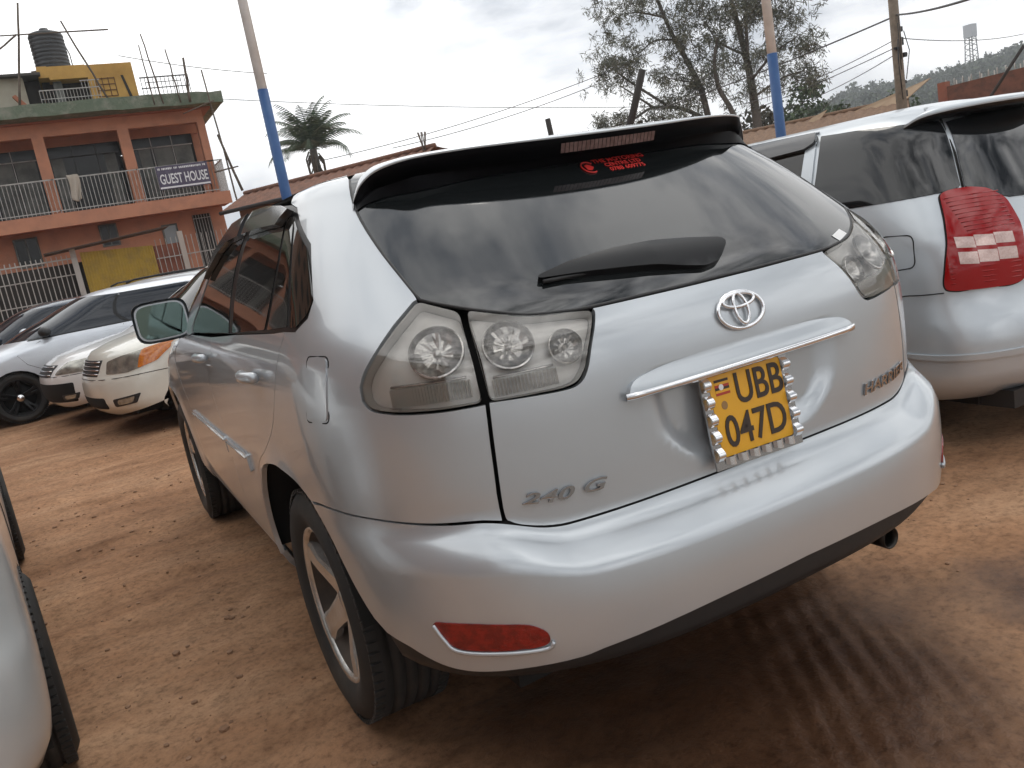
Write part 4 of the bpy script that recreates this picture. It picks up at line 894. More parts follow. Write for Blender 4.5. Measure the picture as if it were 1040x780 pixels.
def front_bits(root,SH,hl,amb,grille,fog,bl,slats=4,gm=None):
    L=SH.L
    for m in(False,True):
        a=patch(SH,root,'headlamp',HLM,hl,.006,.02,.02,m,rnd=.02)
        if amb: patch(SH,root,'indicator',AMB,amb,.009,.01,.02,m,par=a,rnd=.02)
        if fog: f=patch(SH,root,'fog_lamp_recess',DARK,fog,.002,.01,.02,m,rnd=.02); c=np.mean(fog,axis=0); patch(SH,root,'fog_lamp',HLM,[tuple(c+(np.array(p)-c)*.62) for p in fog],.008,.01,.02,m,par=f,rnd=.02)
    g0,g1,gw=grille
    g=patch(SH,root,'grille',DARK,[(L-gw,g0),(L+gw,g0),(L+gw*1.1,g1),(L-gw*1.1,g1)],.003,.01,.04)
    q=MB()
    for k in range(slats):
        v=g0+(g1-g0)*(k+.5)/slats; S=np.linspace(L-gw*1.02,L+gw*1.02,11); q.tube(on(SH,S,np.full(11,v),.008),.007,5)
    q.build('grille_bars',gm or CHROME,g)
    if bl: patch(SH,root,'air_intake',VOID,[(L-bl[2],bl[0]),(L+bl[2],bl[0]),(L+bl[2],bl[1]),(L-bl[2],bl[1])],.002,.01,.04,rnd=.03)
    q=MB(); seam(q,SH,crv([(L-1.05,.60),(L-.8,.605),(L-.5,.60),(L,.60),(L+.5,.60),(L+1.05,.60)],3),.004,0); q.build('bumper_seam',VOID,root)
Li=i_.L
front_bits(ips,i_,[(Li-.86,.86),(Li-.50,.80),(Li-.36,.76),(Li-.38,.645),(Li-.60,.64),(Li-.84,.70),(Li-.92,.80)],[(Li-.87,.865),(Li-.66,.83),(Li-.68,.66),(Li-.84,.70),(Li-.93,.80)],(.63,.78,.26),[(Li-.74,.43),(Li-.44,.40),(Li-.44,.32),(Li-.68,.34)],(.30,.42,.34))
car_mirror(ips,i_,3.3,1.05,IV_)
# second white car behind it
loc,rz=placed(-1.80,9.74,10,4.3,0)
PWH=material('white_paint',(.80,.80,.80),.3,0,coat=.7,noise=(2,(.74,.74,.73),.4,.66))
w_=HS(4.3,1.62,1.46,.93,.84,3.2,2.3,.8,.3)
wc=simple_car('white_saloon','white saloon nose with chrome grille, squeezed between the ivory car and the silver hatchback','car',loc,rz,w_,PWH,(.85,3.45),.30,arch=.335,dlo=std_dlo(.93,1.46,3.1,2.3,1.8,.9),screen=scr(w_,.93,1.46))
Lw=w_.L; front_bits(wc,w_,[(Lw-.78,.76),(Lw-.42,.74),(Lw-.36,.62),(Lw-.74,.62)],None,(.60,.72,.28),[(Lw-.66,.40),(Lw-.42,.39),(Lw-.42,.32),(Lw-.62,.33)],(.30,.52,.60),3)
# cars further back
loc,rz=placed(-4.0,13.4,12,4.4,0); b_=HS(4.4,1.72,1.47,.95,.86,3.3,2.35,.7,.25)
blue=simple_car('dark_blue_car','dark blue car mostly hidden behind the silver hatchback','car',loc,rz,b_,material('navy_paint',(.02,.035,.06),.25,.3,coat=.8),(.85,3.5),.31,arch=.345,glass=GB,dlo=std_dlo(.95,1.47,3.2,2.35,1.85,.6),screen=scr(b_,.95,1.47))
car_mirror(blue,b_,3.0,.99,MATS['navy_paint'])
loc,rz=placed(-2.2,15.6,12,4.5,0); e_=HS(4.5,1.74,1.58,1.0,.9,3.5,2.6,.4,.16)
est=simple_car('silver_estate','silver estate car with roof rails in front of the yellow sheet gate','car',loc,rz,e_,material('grey_silver_paint',(.50,.53,.55),.35,.6,coat=.5),(.85,3.55),.32,arch=.35,glass=GB,dlo=std_dlo(1.0,1.58,3.4,2.6,2.0,.5),screen=scr(e_,1.0,1.58))
for sx in(-1,1):
    q=MB(); q.tube([(sx*.52,.8,1.555),(sx*.55,.95,1.60),(sx*.56,1.8,1.615),(sx*.55,2.5,1.60),(sx*.52,2.65,1.555)],.018,6); q.build('roof_rail',DARK,est)
loc,rz=placed(-7.2,15.2,10,4.3,0); g_=HS(4.3,1.70,1.52,.98,.88,3.3,2.4,.5,.2)
pale=simple_car('pale_green_car','white car with greenish windows at the left edge below the railing fence','car',loc,rz,g_,material('off_white_paint',(.66,.68,.66),.3,.1,coat=.6),(.85,3.5),.31,arch=.345,glass=material('green_tint_glass',(.035,.055,.05),.05,ior=1.6),dlo=std_dlo(.98,1.52,3.2,2.4,1.85,.55),screen=scr(g_,.98,1.52),rear_glass=[(-.5,1.04),(-.42,1.38),(.42,1.38),(.5,1.04)])

# ------------------------------------------------------------------ guest house
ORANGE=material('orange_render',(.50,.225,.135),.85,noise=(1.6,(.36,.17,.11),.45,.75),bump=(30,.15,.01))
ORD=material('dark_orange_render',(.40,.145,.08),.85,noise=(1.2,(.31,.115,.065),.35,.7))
GREEN=material('green_fascia',(.135,.175,.125),.9,noise=(3,(.25,.265,.215),.45,.7),bump=(9,.8,.05))
IRON=material('white_iron',(.40,.39,.37),.6,noise=(4,(.22,.19,.17),.5,.75)); DIRON=material('dark_iron',(.05,.05,.05),.6)
WIN=material('window_dark',(.014,.015,.015),.2,ior=1.35); PANEL=material('grey_panel',(.15,.155,.14),.6,noise=(1.5,(.07,.075,.068),.4,.6))
CREAM=material('cream_render',(.40,.37,.30),.85,noise=(1.5,(.31,.28,.22),.4,.7)); YEL2=material('yellow_render',(.52,.31,.085),.85,noise=(1.3,(.36,.20,.05),.4,.7))
INTER=material('interior_dark',(.03,.027,.024),.9)
FX,FY=4.37,30.70
gh=tag(empty('guest_house',(FX,FY,0)),'orange two storey guest house with green roof edge, balcony and yellow roof room','building')
def gb(name,mat,boxes,par=None,bev=0):
    q=MB()
    for (u0,u1,y0,y1,z0,z1) in boxes: q.b2((-u1,y0,z0),(-u0,y1,z1))
    return q.build(name,mat,par or gh)
UL=24
wall=gb('ground_floor_wall',ORANGE,[(-.30,UL,1.0,1.3,0,3.96),(-.30,-.02,1.3,9,0,3.96),(-.3,UL,9,9.3,0,7.3)])
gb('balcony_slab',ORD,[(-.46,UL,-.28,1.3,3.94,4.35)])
gb('slab_edge',ORANGE,[(-.47,UL,-.32,-.281,3.90,4.345)])
gb('upper_wall',ORANGE,[(-.20,UL,1.45,1.7,6.75,7.3),(-.2,UL,1.45,1.7,4.35,4.5),(-.20,.06,1.7,9,4.35,7.3)])
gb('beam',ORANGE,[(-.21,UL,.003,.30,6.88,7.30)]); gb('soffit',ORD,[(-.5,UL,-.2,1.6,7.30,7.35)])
pu=[-.21,2.36,5.0,7.7,10.35,13.0,15.7,18.4,21.0]
for u in pu: gb('pillar',ORANGE,[(u,u+(.26 if u<0 else .36),-.02,.33,4.35,6.88)])
q=MB(); n=60; V=[]
for k in range(n+1):   # ragged green roof edge
    u=-.87+(UL+.87)*k/n; j=.05*vnoise(np.array(u*2.3),np.array(0.),3); j2=.06*vnoise(np.array(u*1.7),np.array(4.),5); t=-.06*max(0,(1.5-u))/2.4
    for (y,z) in ((-.85,7.38+j2+t),(-.88,7.76+j+t),(-.3,7.79+t),(9.2,7.8),(9.2,7.36),(-.3,7.352)): V.append((-u,y,float(z)))
F=[(k*6+a,k*6+(a+1)%6,(k+1)*6+(a+1)%6,(k+1)*6+a) for k in range(n) for a in range(6)]+[tuple(range(6))[::-1],tuple(range(n*6,n*6+6))]
q.add(V,F); q.build('roof_slab',GREEN,gh,recalc=True)
# recessed upper rooms: curtain glazing and panels
for i in range(len(pu)-1):
    a=pu[i]+.36; b=pu[i+1]; w=b-a
    f=gb('window',WIN,[(a-.05,b+.05,1.5,1.54,4.5,6.75)]); 
    for x0,x1 in (((.02,.30),(.33,.62),(.68,.86)) if i%2==0 else ((.05,.22),(.80,.97))): gb('window_panel',PANEL,[(a+w*x0,a+w*x1,1.47,1.495,4.52,6.35)],f)
    gb('window_bars',DIRON if i%2 else IRON,[(a+w*t,a+w*t+.03,1.44,1.468,4.5,6.74) for t in (.31,.64)]+[(a,b,1.44,1.466,6.36,6.40)],f)
    r=gb('balcony_railing',IRON,[(a-.3,b+.1,-.27,-.24,5.44,5.48),(a-.3,b+.1,-.27,-.24,4.42,4.45)])
    gb('railing_bars',IRON,[(a-.3+k*.125,a-.3+k*.125+.018,-.265,-.245,4.36,5.45) for k in range(int((w+.4)/.125)+1)],r)
rs=gb('balcony_railing',IRON,[(-.45,-.42,-.27,1.4,5.44,5.48),(-.45,.2,-.27,-.24,5.44,5.48)]); gb('railing_bars',IRON,[(-.45,-.43,-.25+k*.14,-.232+k*.14,4.36,5.45) for k in range(12)]+[(-.42+k*.13,-.40+k*.13,-.265,-.245,4.36,5.45) for k in range(5)],rs)
for (u0,u1,z0,z1) in ((6.05,6.70,2.85,3.75),(3.50,4.0,3.15,3.83),(9.2,9.9,2.8,3.75),(12.5,13.3,2.8,3.75)):
    f=gb('window',WIN,[(u0,u1,.97,.995,z0,z1)]); gb('window_frame',PANEL,[(u0-.05,u0,.95,.999,z0-.05,z1+.05),(u1,u1+.05,.95,.999,z0-.05,z1+.05),(u0,u1,.95,.999,z1,z1+.05),(u0,u1,.95,.999,z0-.05,z0),((u0+u1)/2-.02,(u0+u1)/2+.02,.955,.968,z0,z1)],f)
f=gb('window',material('pale_pane',(.25,.29,.31),.2),[(1.50,1.93,.97,.995,2.35,3.5)]); gb('window_frame',PANEL,[(1.44,1.50,.94,.999,2.3,3.56),(1.93,1.99,.94,.999,2.3,3.56),(1.5,1.93,.94,.999,3.5,3.56)],f)
f=gb('door',INTER,[(.20,.85,.97,.995,0,3.75)]); gb('door_grille',IRON,[(.22+k*.1,.235+k*.1,.93,.95,.1,3.74) for k in range(7)]+[(.2,.85,.93,.95,z,z+.02) for z in (1.2,2.4,3.6)],f)
# roof terrace
yr_=gb('roof_room',YEL2,[(1.62,3.12,.9,3.9,7.8,9.28),(3.12,4.3,.9,3.9,8.87,9.30),(4.3,4.62,.9,3.9,8.95,9.32),(1.62,4.6,3.6,3.9,7.8,9.28)])
gb('room_doorway',INTER,[(3.13,4.55,1.6,1.7,7.8,8.95)],yr_); gb('door_post',PANEL,[(3.95,4.22,1.2,1.55,7.8,8.9)],yr_)
gb('window_lattice',material('rusty_lattice',(.14,.07,.03),.8),[(2.28+.2*k,2.305+.2*k,.87,.898,8.18,8.82) for k in range(4)]+[(2.28,2.9,.87,.898,8.18+.2*k,8.205+.2*k) for k in range(4)],yr_)
q=MB(); q.prism([(-2.06,8.86),(-1.98,8.86),(-1.80,7.96),(-1.90,7.96)],.0,.02,((0,.88,0),(1,0,0),(0,0,1),(0,1,0))); q.build('vent_slot',INTER,yr_)
gr_=gb('grey_room',CREAM,[(5.1,11,.9,1.2,7.8,9.0),(5.1,11,1.2,4,8.85,9.0),(10.8,11,1.2,4,7.8,8.9)]); gb('room_roof',material('dark_sheet',(.06,.055,.05),.7),[(4.55,11.2,.6,4.2,9.0,9.08)],gr_); gb('dark_opening',INTER,[(4.62,5.1,1.4,1.5,7.8,8.98)],gr_)
q=MB(); q.prism([(-5.55,8.3),(-5.45,8.35),(-5.02,7.8),(-5.20,7.8)],0,.3,((0,.3,0),(1,0,0),(0,0,1),(0,1,0))); q.build('rubble_sack',ORD,gh)
tr_=gb('terrace_railing',IRON,[(2.95,4.75,-.5,-.47,8.22,8.25),(2.95,4.75,-.5,-.47,7.95,7.97),(2.9,3.5,-.5,-.47,8.45,8.48)]); gb('railing_bars',IRON,[(2.95+k*.1,2.965+k*.1,-.495,-.475,7.78,8.24 if k>5 else 8.47) for k in range(19)],tr_)
tr_=gb('terrace_railing',DIRON,[(.05,1.65,-.45,-.42,8.40,8.44),(.05,1.65,-.45,-.42,8.05,8.08),(.3,1.5,-.45,-.42,8.24,8.26)]); gb('railing_bars',DIRON,[(.05+k*.13,.07+k*.13,-.445,-.425,7.78,8.42) for k in range(13)],tr_)
# water tank on the roof
TK=material('tank_plastic',(.022,.025,.028),.5,noise=(2,(.05,.05,.052),.5,.8)); tk=tag(empty('water_tank',(FX-4.02,FY+2.2,9.38)),'black ribbed plastic water tank standing on the yellow roof room','water tank')
q=MB(); pr=[(0,0),(.49,0),(.50,.03)]
for k in range(9): z=.06+k*.115; pr+= [(.49,z),(.505,z+.03),(.505,z+.07),(.49,z+.10)]
pr+= [(.47,1.13),(.30,1.19),(.13,1.22),(.13,1.29),(0,1.30)]; pr=[(r*1.12,z*1.16) for r,z in pr]; q.lathe(pr,'z',32); q.build('tank_body',TK,tk,recalc=True)
q=MB(); q.b2((-.75,-.5,-.08),(.7,-.42,-.0)); q.b2((-.75,.42,-.08),(.7,.5,0)); q.rod((-.72,-.46,-.03),(-.2,-.3,.06),.04); q.build('tank_stand',material('old_timber',(.10,.075,.055),.9),tk)
q=MB(); q.tube([(.52,0,1.0),(.62,0,.6),(.62,0,.1),(.5,0,.05)],.02,6); q.build('tank_pipe',DIRON,tk)
# sign on the balcony
sg_=tag(empty('sign_board',(FX-.97,FY-.30,4.66)),'purple GUEST HOUSE sign with white capitals hung on the balcony railing','sign')
q=MB(); q.b2((-.88,-.02,.0),(.87,0,.80)); q.build('board',material('sign_purple',(.055,.042,.085),.5,noise=(4,(.09,.075,.12),.4,.6)),sg_)
q=MB(); V,F=text2d('GUEST HOUSE',.50,0,.008,.52); V[:,0]*=1.62/np.ptp(V[:,0]); slab_text(q,V,F,lambda x,y,h:np.stack([np.asarray(x),-.022-np.broadcast_to(h,np.shape(x)),.33+np.asarray(y)*.95],-1),.004); WL=material('sign_white',(.72,.72,.74),.6); q.build('lettering',WL,sg_)
q=MB(); rr_=np.random.default_rng(3); x=-.82
while x<.8:
    w=rr_.uniform(.018,.05); q.b2((x,-.026,.665+rr_.uniform(0,.01)),(x+w,-.021,.735)); x+=w+rr_.choice([.016,.016,.02,.06])
q.b2((-.86,-.026,.03),(.85,-.021,.085)); q.build('small_writing',WL,sg_)
# cloth over the railing
q=MB(); V=[];nu,nv=10,16
for j in range(nv+1):
    t=j/nv
    for k in range(nu+1):
        s=k/nu-.5; y=-.30-.05*math.sin(9*s+3*t)*(.3+t)+(.05 if t<.05 else 0); V.append((s*(.36-.06*t)+.03*math.sin(5*t),y,5.54-.85*t-.04*math.cos(6*s)*t))
q.add(V,[(j*(nu+1)+k,j*(nu+1)+k+1,(j+1)*(nu+1)+k+1,(j+1)*(nu+1)+k) for j in range(nv) for k in range(nu)],True)
cl=q.build('hanging_cloth',material('beige_cloth',(.42,.37,.31),.9)); cl.location=(FX-4.47,FY,0); tag(cl,'beige cloth draped over the balcony railing left of the sign','cloth')
sm_=cl.modifiers.new('thick','SOLIDIFY'); sm_.thickness=.015
# scaffold poles
TIM=material('scaffold_timber',(.085,.065,.05),.85,noise=(6,(.15,.12,.09),.4,.7))
SP=[((1.34,-1.0,9.69),(1.15,-1.0,7.4),.028,'long thin pole standing highest beside the yellow roof room'),((1.48,-1.0,9.34),(1.44,-1.0,7.4),.024,'thin pole nearest to the yellow roof room wall'),((.68,-1.0,9.16),(.58,-1.0,7.4),.028,'thin bare pole rising midway along the dark terrace railing'),((.16,-1.0,8.85),(.27,-1.0,7.4),.05,'stubby thick pole with brushwood near the corner of the green roof edge'),
 ((-.33,-1.05,8.40),(-.66,-1.05,0),.035,'tall pole running down past the right corner of the guest house'),((4.68,-.6,10.92),(5.42,-.6,7.78),.04,'tall vertical pole in front of the grey roof room, left of the tank'),((6.6,-.65,9.93),(2.25,-.65,9.98),.026,'horizontal pole tied across in front of the water tank'),((6.3,-.7,9.0),(4.95,-.7,9.95),.03,'sloping brace pole left of the tank'),
 ((3.60,-.7,10.3),(2.80,-.7,7.78),.035,'pole leaning from the tank stand down to the terrace'),((-.80,-1.1,5.05),(.05,-1.1,4.95),.03,'short ledger pole tied at balcony height beside the sign'),((.62,-1.1,7.0),(-.50,-1.1,7.35),.022,'thin ledger pole just under the roof corner'),((-.35,-1.1,6.2),(-.75,-1.1,4.2),.05,'thick short pole lashed to the corner scaffold')]
for (a,b,r,lab) in SP:
    q=MB(); A=np.array([-a[0],a[1],a[2]]);B=np.array([-b[0],b[1],b[2]]); P=[A+(B-A)*t+np.array([rng.normal(0,.012),rng.normal(0,.012),0])*(0<t<1) for t in np.linspace(0,1,7)]
    q.tube(P,np.linspace(r*.75,r,7),7); o=q.build('scaffold_pole',TIM); o.location=(FX,FY,0); tag(o,lab,'pole','scaffold poles around the guest house')
# boundary: railings, posts and yellow sheet gate
BY=25.7
PINK=material('pink_wall',(.30,.105,.065),.85,noise=(1.4,(.22,.085,.055),.35,.7))
fe=tag(empty('railing_fence',(FX,BY,0)),'white iron railing fence left of the yellow sheet gate','fence')
q=MB(); q.b2((-12,-.03,2.60),(-5.25,.03,2.64)); q.b2((-12,-.03,2.15),(-5.25,.03,2.18)); q.b2((-12,-.03,1.5),(-5.25,.03,1.53))
q.build('rail',IRON,fe); q=MB()
for k in range(52): x=-12+k*.13; q.b2((x,-.012,1.2),(x+.025,.012,2.74))
q.build('railing_bars',IRON,fe); q=MB(); q.b2((-12,-.1,0),(-5.25,.1,1.2)); q.build('plinth_wall',PINK,fe)
q=MB(); q.b2((-12,.35,0),(-4.4,.4,2.5)); q.build('backing_sheet',INTER,fe)
ps=MB(); ps.b2((-5.25,-.07,0),(-5.10,.07,2.90)); o=ps.build('gate_post',IRON); o.location=(FX,BY,0); tag(o,'white post between the railing fence and the yellow sheet gate','post')
sg2=tag(empty('sheet_gate',(FX,BY,0)),'yellow corrugated sheet gate below a thin sloping lean-to roof','gate')
q=MB(); V=[]; N=96
for k in range(N+1):
    x=-5.0+1.97*k/N; y=.018*math.sin(2*math.pi*k/4); V+= [(x,y,.2),(x,y,2.75-.12*k/N)]
q.add(V,[(2*k,2*k+2,2*k+3,2*k+1) for k in range(N)],True); q.build('corrugated_sheet',material('yellow_sheet',(.40,.27,.035),.6,noise=(2.2,(.24,.17,.05),.45,.75)),sg2)
q=MB(); q.b2((-5.0,.03,2.55),(-3.03,.07,2.62)); q.b2((-5.0,.03,1.4),(-3.03,.07,1.47)); q.build('gate_frame',DIRON,sg2)
q=MB(); q.prism([(-5.9,2.82),(-2.5,3.08),(-2.5,3.11),(-5.9,2.85)],-.4,.9,((0,0,0),(1,0,0),(0,0,1),(0,1,0))); o=q.build('lean_to_roof',material('rust_sheet',(.07,.05,.04),.8)); o.parent=sg2
pf=tag(empty('pink_fence',(FX,BY,0)),'red wall with pale iron railings right of the yellow sheet gate','fence')
q=MB(); q.b2((-3.0,.08,0),(-2.1,.25,2.6)); q.b2((-2.1,.08,0),(1.6,.25,1.7)); q.build('wall',PINK,pf)
q=MB()
for k in range(27): x=-2.95+k*.15; q.b2((x,-.012,1.1),(x+.02,.012,2.78))
q.b2((-3.0,-.02,2.2),(1.2,.02,2.23)); q.b2((-3.0,-.02,1.3),(1.2,.02,1.33)); q.build('railing_bars',IRON,pf)
q=MB(); q.b2((-2.28,-.07,0),(-2.13,.07,2.92)); o=q.build('gate_post',material('pale_post',(.46,.42,.38),.8)); o.location=(FX,BY,0); tag(o,'pale post standing within the railings in front of the guest house window','post')

# ------------------------------------------------------------------ houses left and right
TILE=material('brown_tiles',(.19,.085,.052),.85,noise=(6,(.12,.06,.04),.4,.65),bump=(25,.5,.03)); BRK=material('brown_wall',(.23,.125,.08),.9,noise=(3,(.16,.09,.06),.4,.7))
def shed_house(name,label,A,B,depth,zr,ze,mat=TILE,wallmat=BRK,back=4):
    """ridge from A to B, roof falling towards the viewer by depth, wall below"""
    A=np.array(A,float);B=np.array(B,float); d=(B-A)/np.linalg.norm(B-A); n=np.array([d[1],-d[0]]); 
    if n@(np.array([CAM.x,CAM.y])-A)<0: n=-n
    root=tag(empty(name,(A[0],A[1],0)),label,'house'); z3=lambda p,z:(p[0]-A[0],p[1]-A[1],z)
    q=MB(); e0=A+n*depth;e1=B+n*depth;b0=A-n*back;b1=B-n*back; ex=d*.35
    for sgn,(p0,p1) in ((1,(e0,e1)),(-1,(b0,b1))):
        m=int(np.linalg.norm(B-A)/.07); V=[]; nf=13
        for k in range(m+1):
            t=k/m
            for j in range(nf):
                f=j/(nf-1); X=((p0-ex)*(1-t)+(p1+ex)*t)*(1-f)+((A-ex)*(1-t)+(B+ex)*t)*f; V.append(z3(X,ze*(1-f)+zr*f+.022*math.sin(k*1.57)+.018*(1-(f*6)%1)))
        q.add(V,[(k*nf+j,(k+1)*nf+j,(k+1)*nf+j+1,k*nf+j+1) for k in range(m) for j in range(nf-1)],True)
    q.tube([z3(A-ex,zr+.03),z3(B+ex,zr+.03)],.07,8)
    q.build('roof',mat,root)
    q=MB(); w0,w1=e0-n*.4,e1-n*.4; w2,w3=b0+n*.4,b1+n*.4
    V=[z3(p,z) for p in (w0,w1,w3,w2) for z in (0,ze+.05)]; F=[(0,2,3,1),(2,4,5,3),(4,6,7,5),(6,0,1,7)]; q.add(V,F)
    q.add([z3(w1,ze),z3(w3,ze),z3(B,zr-.08)],[(0,1,2)]); q.add([z3(w0,ze),z3(w2,ze),z3(A,zr-.08)],[(0,1,2)])
    q.build('wall',wallmat,root); 
    q=MB(); q.rod(z3(e0-ex,ze-.02),z3(e1+ex,ze-.02),.06); q.build('fascia_board',DARK,root)
    return root
shed_house('brown_roof_house','low house with long brown roof behind the SUV, right of the guest house',(4.3,24.3),(7.65,18.9),1.1,3.62,3.15)
q=MB()
for k in range(6): q.tube([(.02*k-.05,.03*(k%3),0),(.025*k-.06,.03*(k%3),.3),(.05*k-.12,.05*(k%2),.62)],.014,5)
q.b2((-.09,-.04,-.6),(.09,.1,.0)); o=q.build('column_stub',material('rusty_rebar',(.12,.09,.07),.9)); o.location=(7.60,18.75,3.42); tag(o,'stub of column with bare rods sticking up from the end of the brown roof','column')
shed_house('tiled_house','house with wide brown tiled roof behind the people carrier',(19.6,21.2),(22.9,16.4),2.6,2.95,2.2,material('tan_tiles',(.21,.125,.075),.9,noise=(9,(.14,.085,.055),.4,.65),bump=(30,.6,.03)))
SHT=material('tan_sheet',(.46,.34,.23),.8,noise=(3,(.38,.27,.18),.4,.7))
for (pts,lab) in (([(21.9,17.6,2.6),(22.6,16.2,2.72),(23.35,15.5,3.42),(22.1,17.35,2.9)],'pale triangular sheet propped on the tiled roof, right of the utility pole'),([(20.6,18.9,2.15),(20.9,18.35,2.3),(21.5,17.9,3.12),(21.2,18.3,2.95)],'smaller pale sheet lying on the tiled roof, left of the utility pole')):
    P=np.array(pts); c=P.mean(0); nn=np.cross(P[1]-P[0],P[2]-P[0]); nn/=np.linalg.norm(nn); q=MB(); V=np.concatenate([P-c,P-c+nn*.03]); q.add(V,[(3,2,1,0),(4,5,6,7)]+[(i,(i+1)%4,4+(i+1)%4,4+i) for i in range(4)]); o=q.build('roof_sheet',SHT,recalc=True); o.location=c; tag(o,lab,'sheet')
# brick wall with coiled wire
bw=tag(empty('brick_wall',(22.6,14.6,0)),'dark red wall topped with coiled wire at the right, beyond the people carrier','wall'); d=np.array([3.8,-6.4]); Lb=np.linalg.norm(d); d/=Lb; nb_=np.array([d[1],-d[0]])
q=MB(); F_=((0,0,0),(d[0],d[1],0),(0,0,1),(nb_[0],nb_[1],0)); q.prism([(0,0),(Lb,0),(Lb,3.3),(0,3.0)],-.1,.1,F_); q.build('wall',material('red_brick',(.17,.072,.048),.9,noise=(5,(.10,.05,.036),.4,.65)),bw)
q=MB(); q.b2((-.12,-.12,0),(.12,.12,3.15)); q.build('brick_pier',MATS['pink_wall'],bw)
q=MB(); P=[]
for k in range(420):
    t=k/420; a=t*2*math.pi*34; u=t*Lb; P.append((d[0]*u+.30*nb_[0]*1.5+.02*math.cos(a)*nb_[0],d[1]*u+.45*nb_[1],2.62+.26*t+.24*math.sin(a))) if False else P.append((d[0]*(u+.05*math.cos(a))-nb_[0]*(.3+.22*math.cos(a)),d[1]*(u+.05*math.cos(a))-nb_[1]*(.3+.22*math.cos(a)),2.95+.28*t+.26*math.sin(a)))
q.tube(P,.012,4); q.build('wire_coil',material('wire_grey',(.36,.33,.30),.5,.6),bw)
q=MB()
for k in range(24): u=Lb*k/23; q.rod((d[0]*u-nb_[0]*.3,d[1]*u-nb_[1]*.3,1.8),(d[0]*u-nb_[0]*.3,d[1]*u-nb_[1]*.3,3.15+.3*k/23),.018,5)
q.build('wire_stakes',MATS['pale_post'],bw)

# ------------------------------------------------------------------ poles and cables
BLU=material('blue_paint',(.014,.07,.215),.5,noise=(4,(.025,.095,.25),.4,.7)); WPOL=material('pole_white',(.80,.80,.79),.55,noise=(2,(.62,.61,.59),.45,.7))
for (x,y,zb,lab,nb) in ((2.40,13.2,4.28,'blue and white banded pole left of the palm tree','p'),(10.39,9.6,3.44,'blue and white banded pole in front of the big feathery tree','p')):
    r_=tag(empty('painted_pole',(x,y,0)),lab,'pole','painted poles around the yard')
    q=MB(); q.lathe([(.0,0),(.09,0),(.088,zb),(.0,zb)],'z',20); q.build('blue_section',BLU,r_,recalc=True); q=MB(); q.lathe([(0,zb),(.082,zb),(.07,zb+5.5),(0,zb+5.5)],'z',20); q.build('white_section',WPOL,r_,recalc=True)
for a,b,r,lab,nm in (((6.24,8.02,3.10),(5.2,8.85,0),.05,'dark post leaning in front of the feathery tree, just over the spoiler','leaning_post'),((6.18,10.51,2.93),(6.3,10.45,0),.045,'short dark stake showing above the roof spoiler, left of the leaning post','wooden_stake'),((10.86,5.60,2.50),(9.9,7.2,0),.022,'thin dark rod leaning above the people carrier roof at the right','leaning_rod')):
    q=MB(); A=np.array(a);B=np.array(b); q.tube([A-B+(B-A)*t+rng.normal(0,.006,3) for t in np.linspace(0,1,7)],r,8); o=q.build(nm,material('dark_wood',(.035,.03,.027),.85)); o.location=B; tag(o,lab,'post')
WOOD=material('pole_wood',(.21,.17,.13),.9,noise=(8,(.13,.105,.08),.4,.7)); up=tag(empty('utility_pole',(18.92,13.36,0)),'weathered wooden utility pole with cable clutter beyond the people carrier','pole')
q=MB(); q.tube([(0,0,0),(.01,0,3),(.0,.0,7.6)],[.15,.13,.11],14); q.build('pole_shaft',WOOD,up)
for k in range(9):
    q=MB(); z=2.9+k*.22+rng.uniform(-.05,.05); x=rng.uniform(-.12,.12); a=rng.choice([-2.6,-1.9,-.9,-.1,.6]); ca,sa=.17*math.cos(a),.17*math.sin(a); q.box((ca,sa,z),(.09,.09,rng.uniform(.06,.2))); q.rod((0,0,z),(ca*1.4,sa*1.4,z),.02); q.build('cable_clamp',DARK,up)
q=MB()
for k in range(5):
    a=rng.uniform(0,6); q.tube([(.15*math.cos(a),-.15,4.8-k*.2),(.28*math.cos(a),-.2,4.3-k*.2),(.12*math.cos(a),-.14,3.7-k*.25)],.012,5)
q.build('loose_loops',DARK,up)
q=MB(); q.b2((-.5,-.06,5.9),(.5,.06,6.02)); q.build('cross_arm',WOOD,up)
def cable(a,b,sag,r,lab,n=24):
    a=np.array(a,float);b=np.array(b,float); q=MB(); q.tube([(b-a)*t-np.array([0,0,4*sag*t*(1-t)]) for t in np.linspace(0,1,n)],r,5,cap=False); o=q.build('overhead_cable',material('cable_black',(.03,.03,.03),.6)); o.location=a; tag(o,lab,'cable','overhead cables')
U=(18.92,13.30)
cable((U[0],U[1],4.82),(9.0,4.2,2.85+.2),.10,.022,'thick cable from the utility pole to the right edge of the picture')
cable((U[0],U[1],4.80),(24.5,30,5.3),.12,.022,'thick cable from the utility pole leftwards into the feathery tree')
for k,(z,e,s) in enumerate(((4.25,(25.5,26.5,4.6),.25),(4.05,(24.0,28.5,3.9),.2),(3.9,(26.5,25,4.0),.2))): cable((U[0],U[1],z),e,s,.012,('upper','middle','lowest')[k]+' of the three thin wires fanning left below the thick cable on the utility pole')
cable((U[0],U[1],4.25),(33.5,18.4,5.0),.15,.012,'thin wire running right from the utility pole across the hill')
cable((26.4,34.2,8.2),(12.0,42.2,6.3),.35,.018,'upper of two wires slanting down left behind the feathery tree'); cable((26.4,34.2,7.85),(15.5,40.6,6.3),.3,.018,'lower of two wires slanting down left behind the feathery tree')
cable((8.0,48.5,11.2),(31.5,37.0,6.25),.25,.018,'long thin wire crossing the sky above the SUV')
cable((3.2,38.6,11.25),(9.0,37.4,9.8),.1,.016,'thin wire in the sky right of the guest house roof')

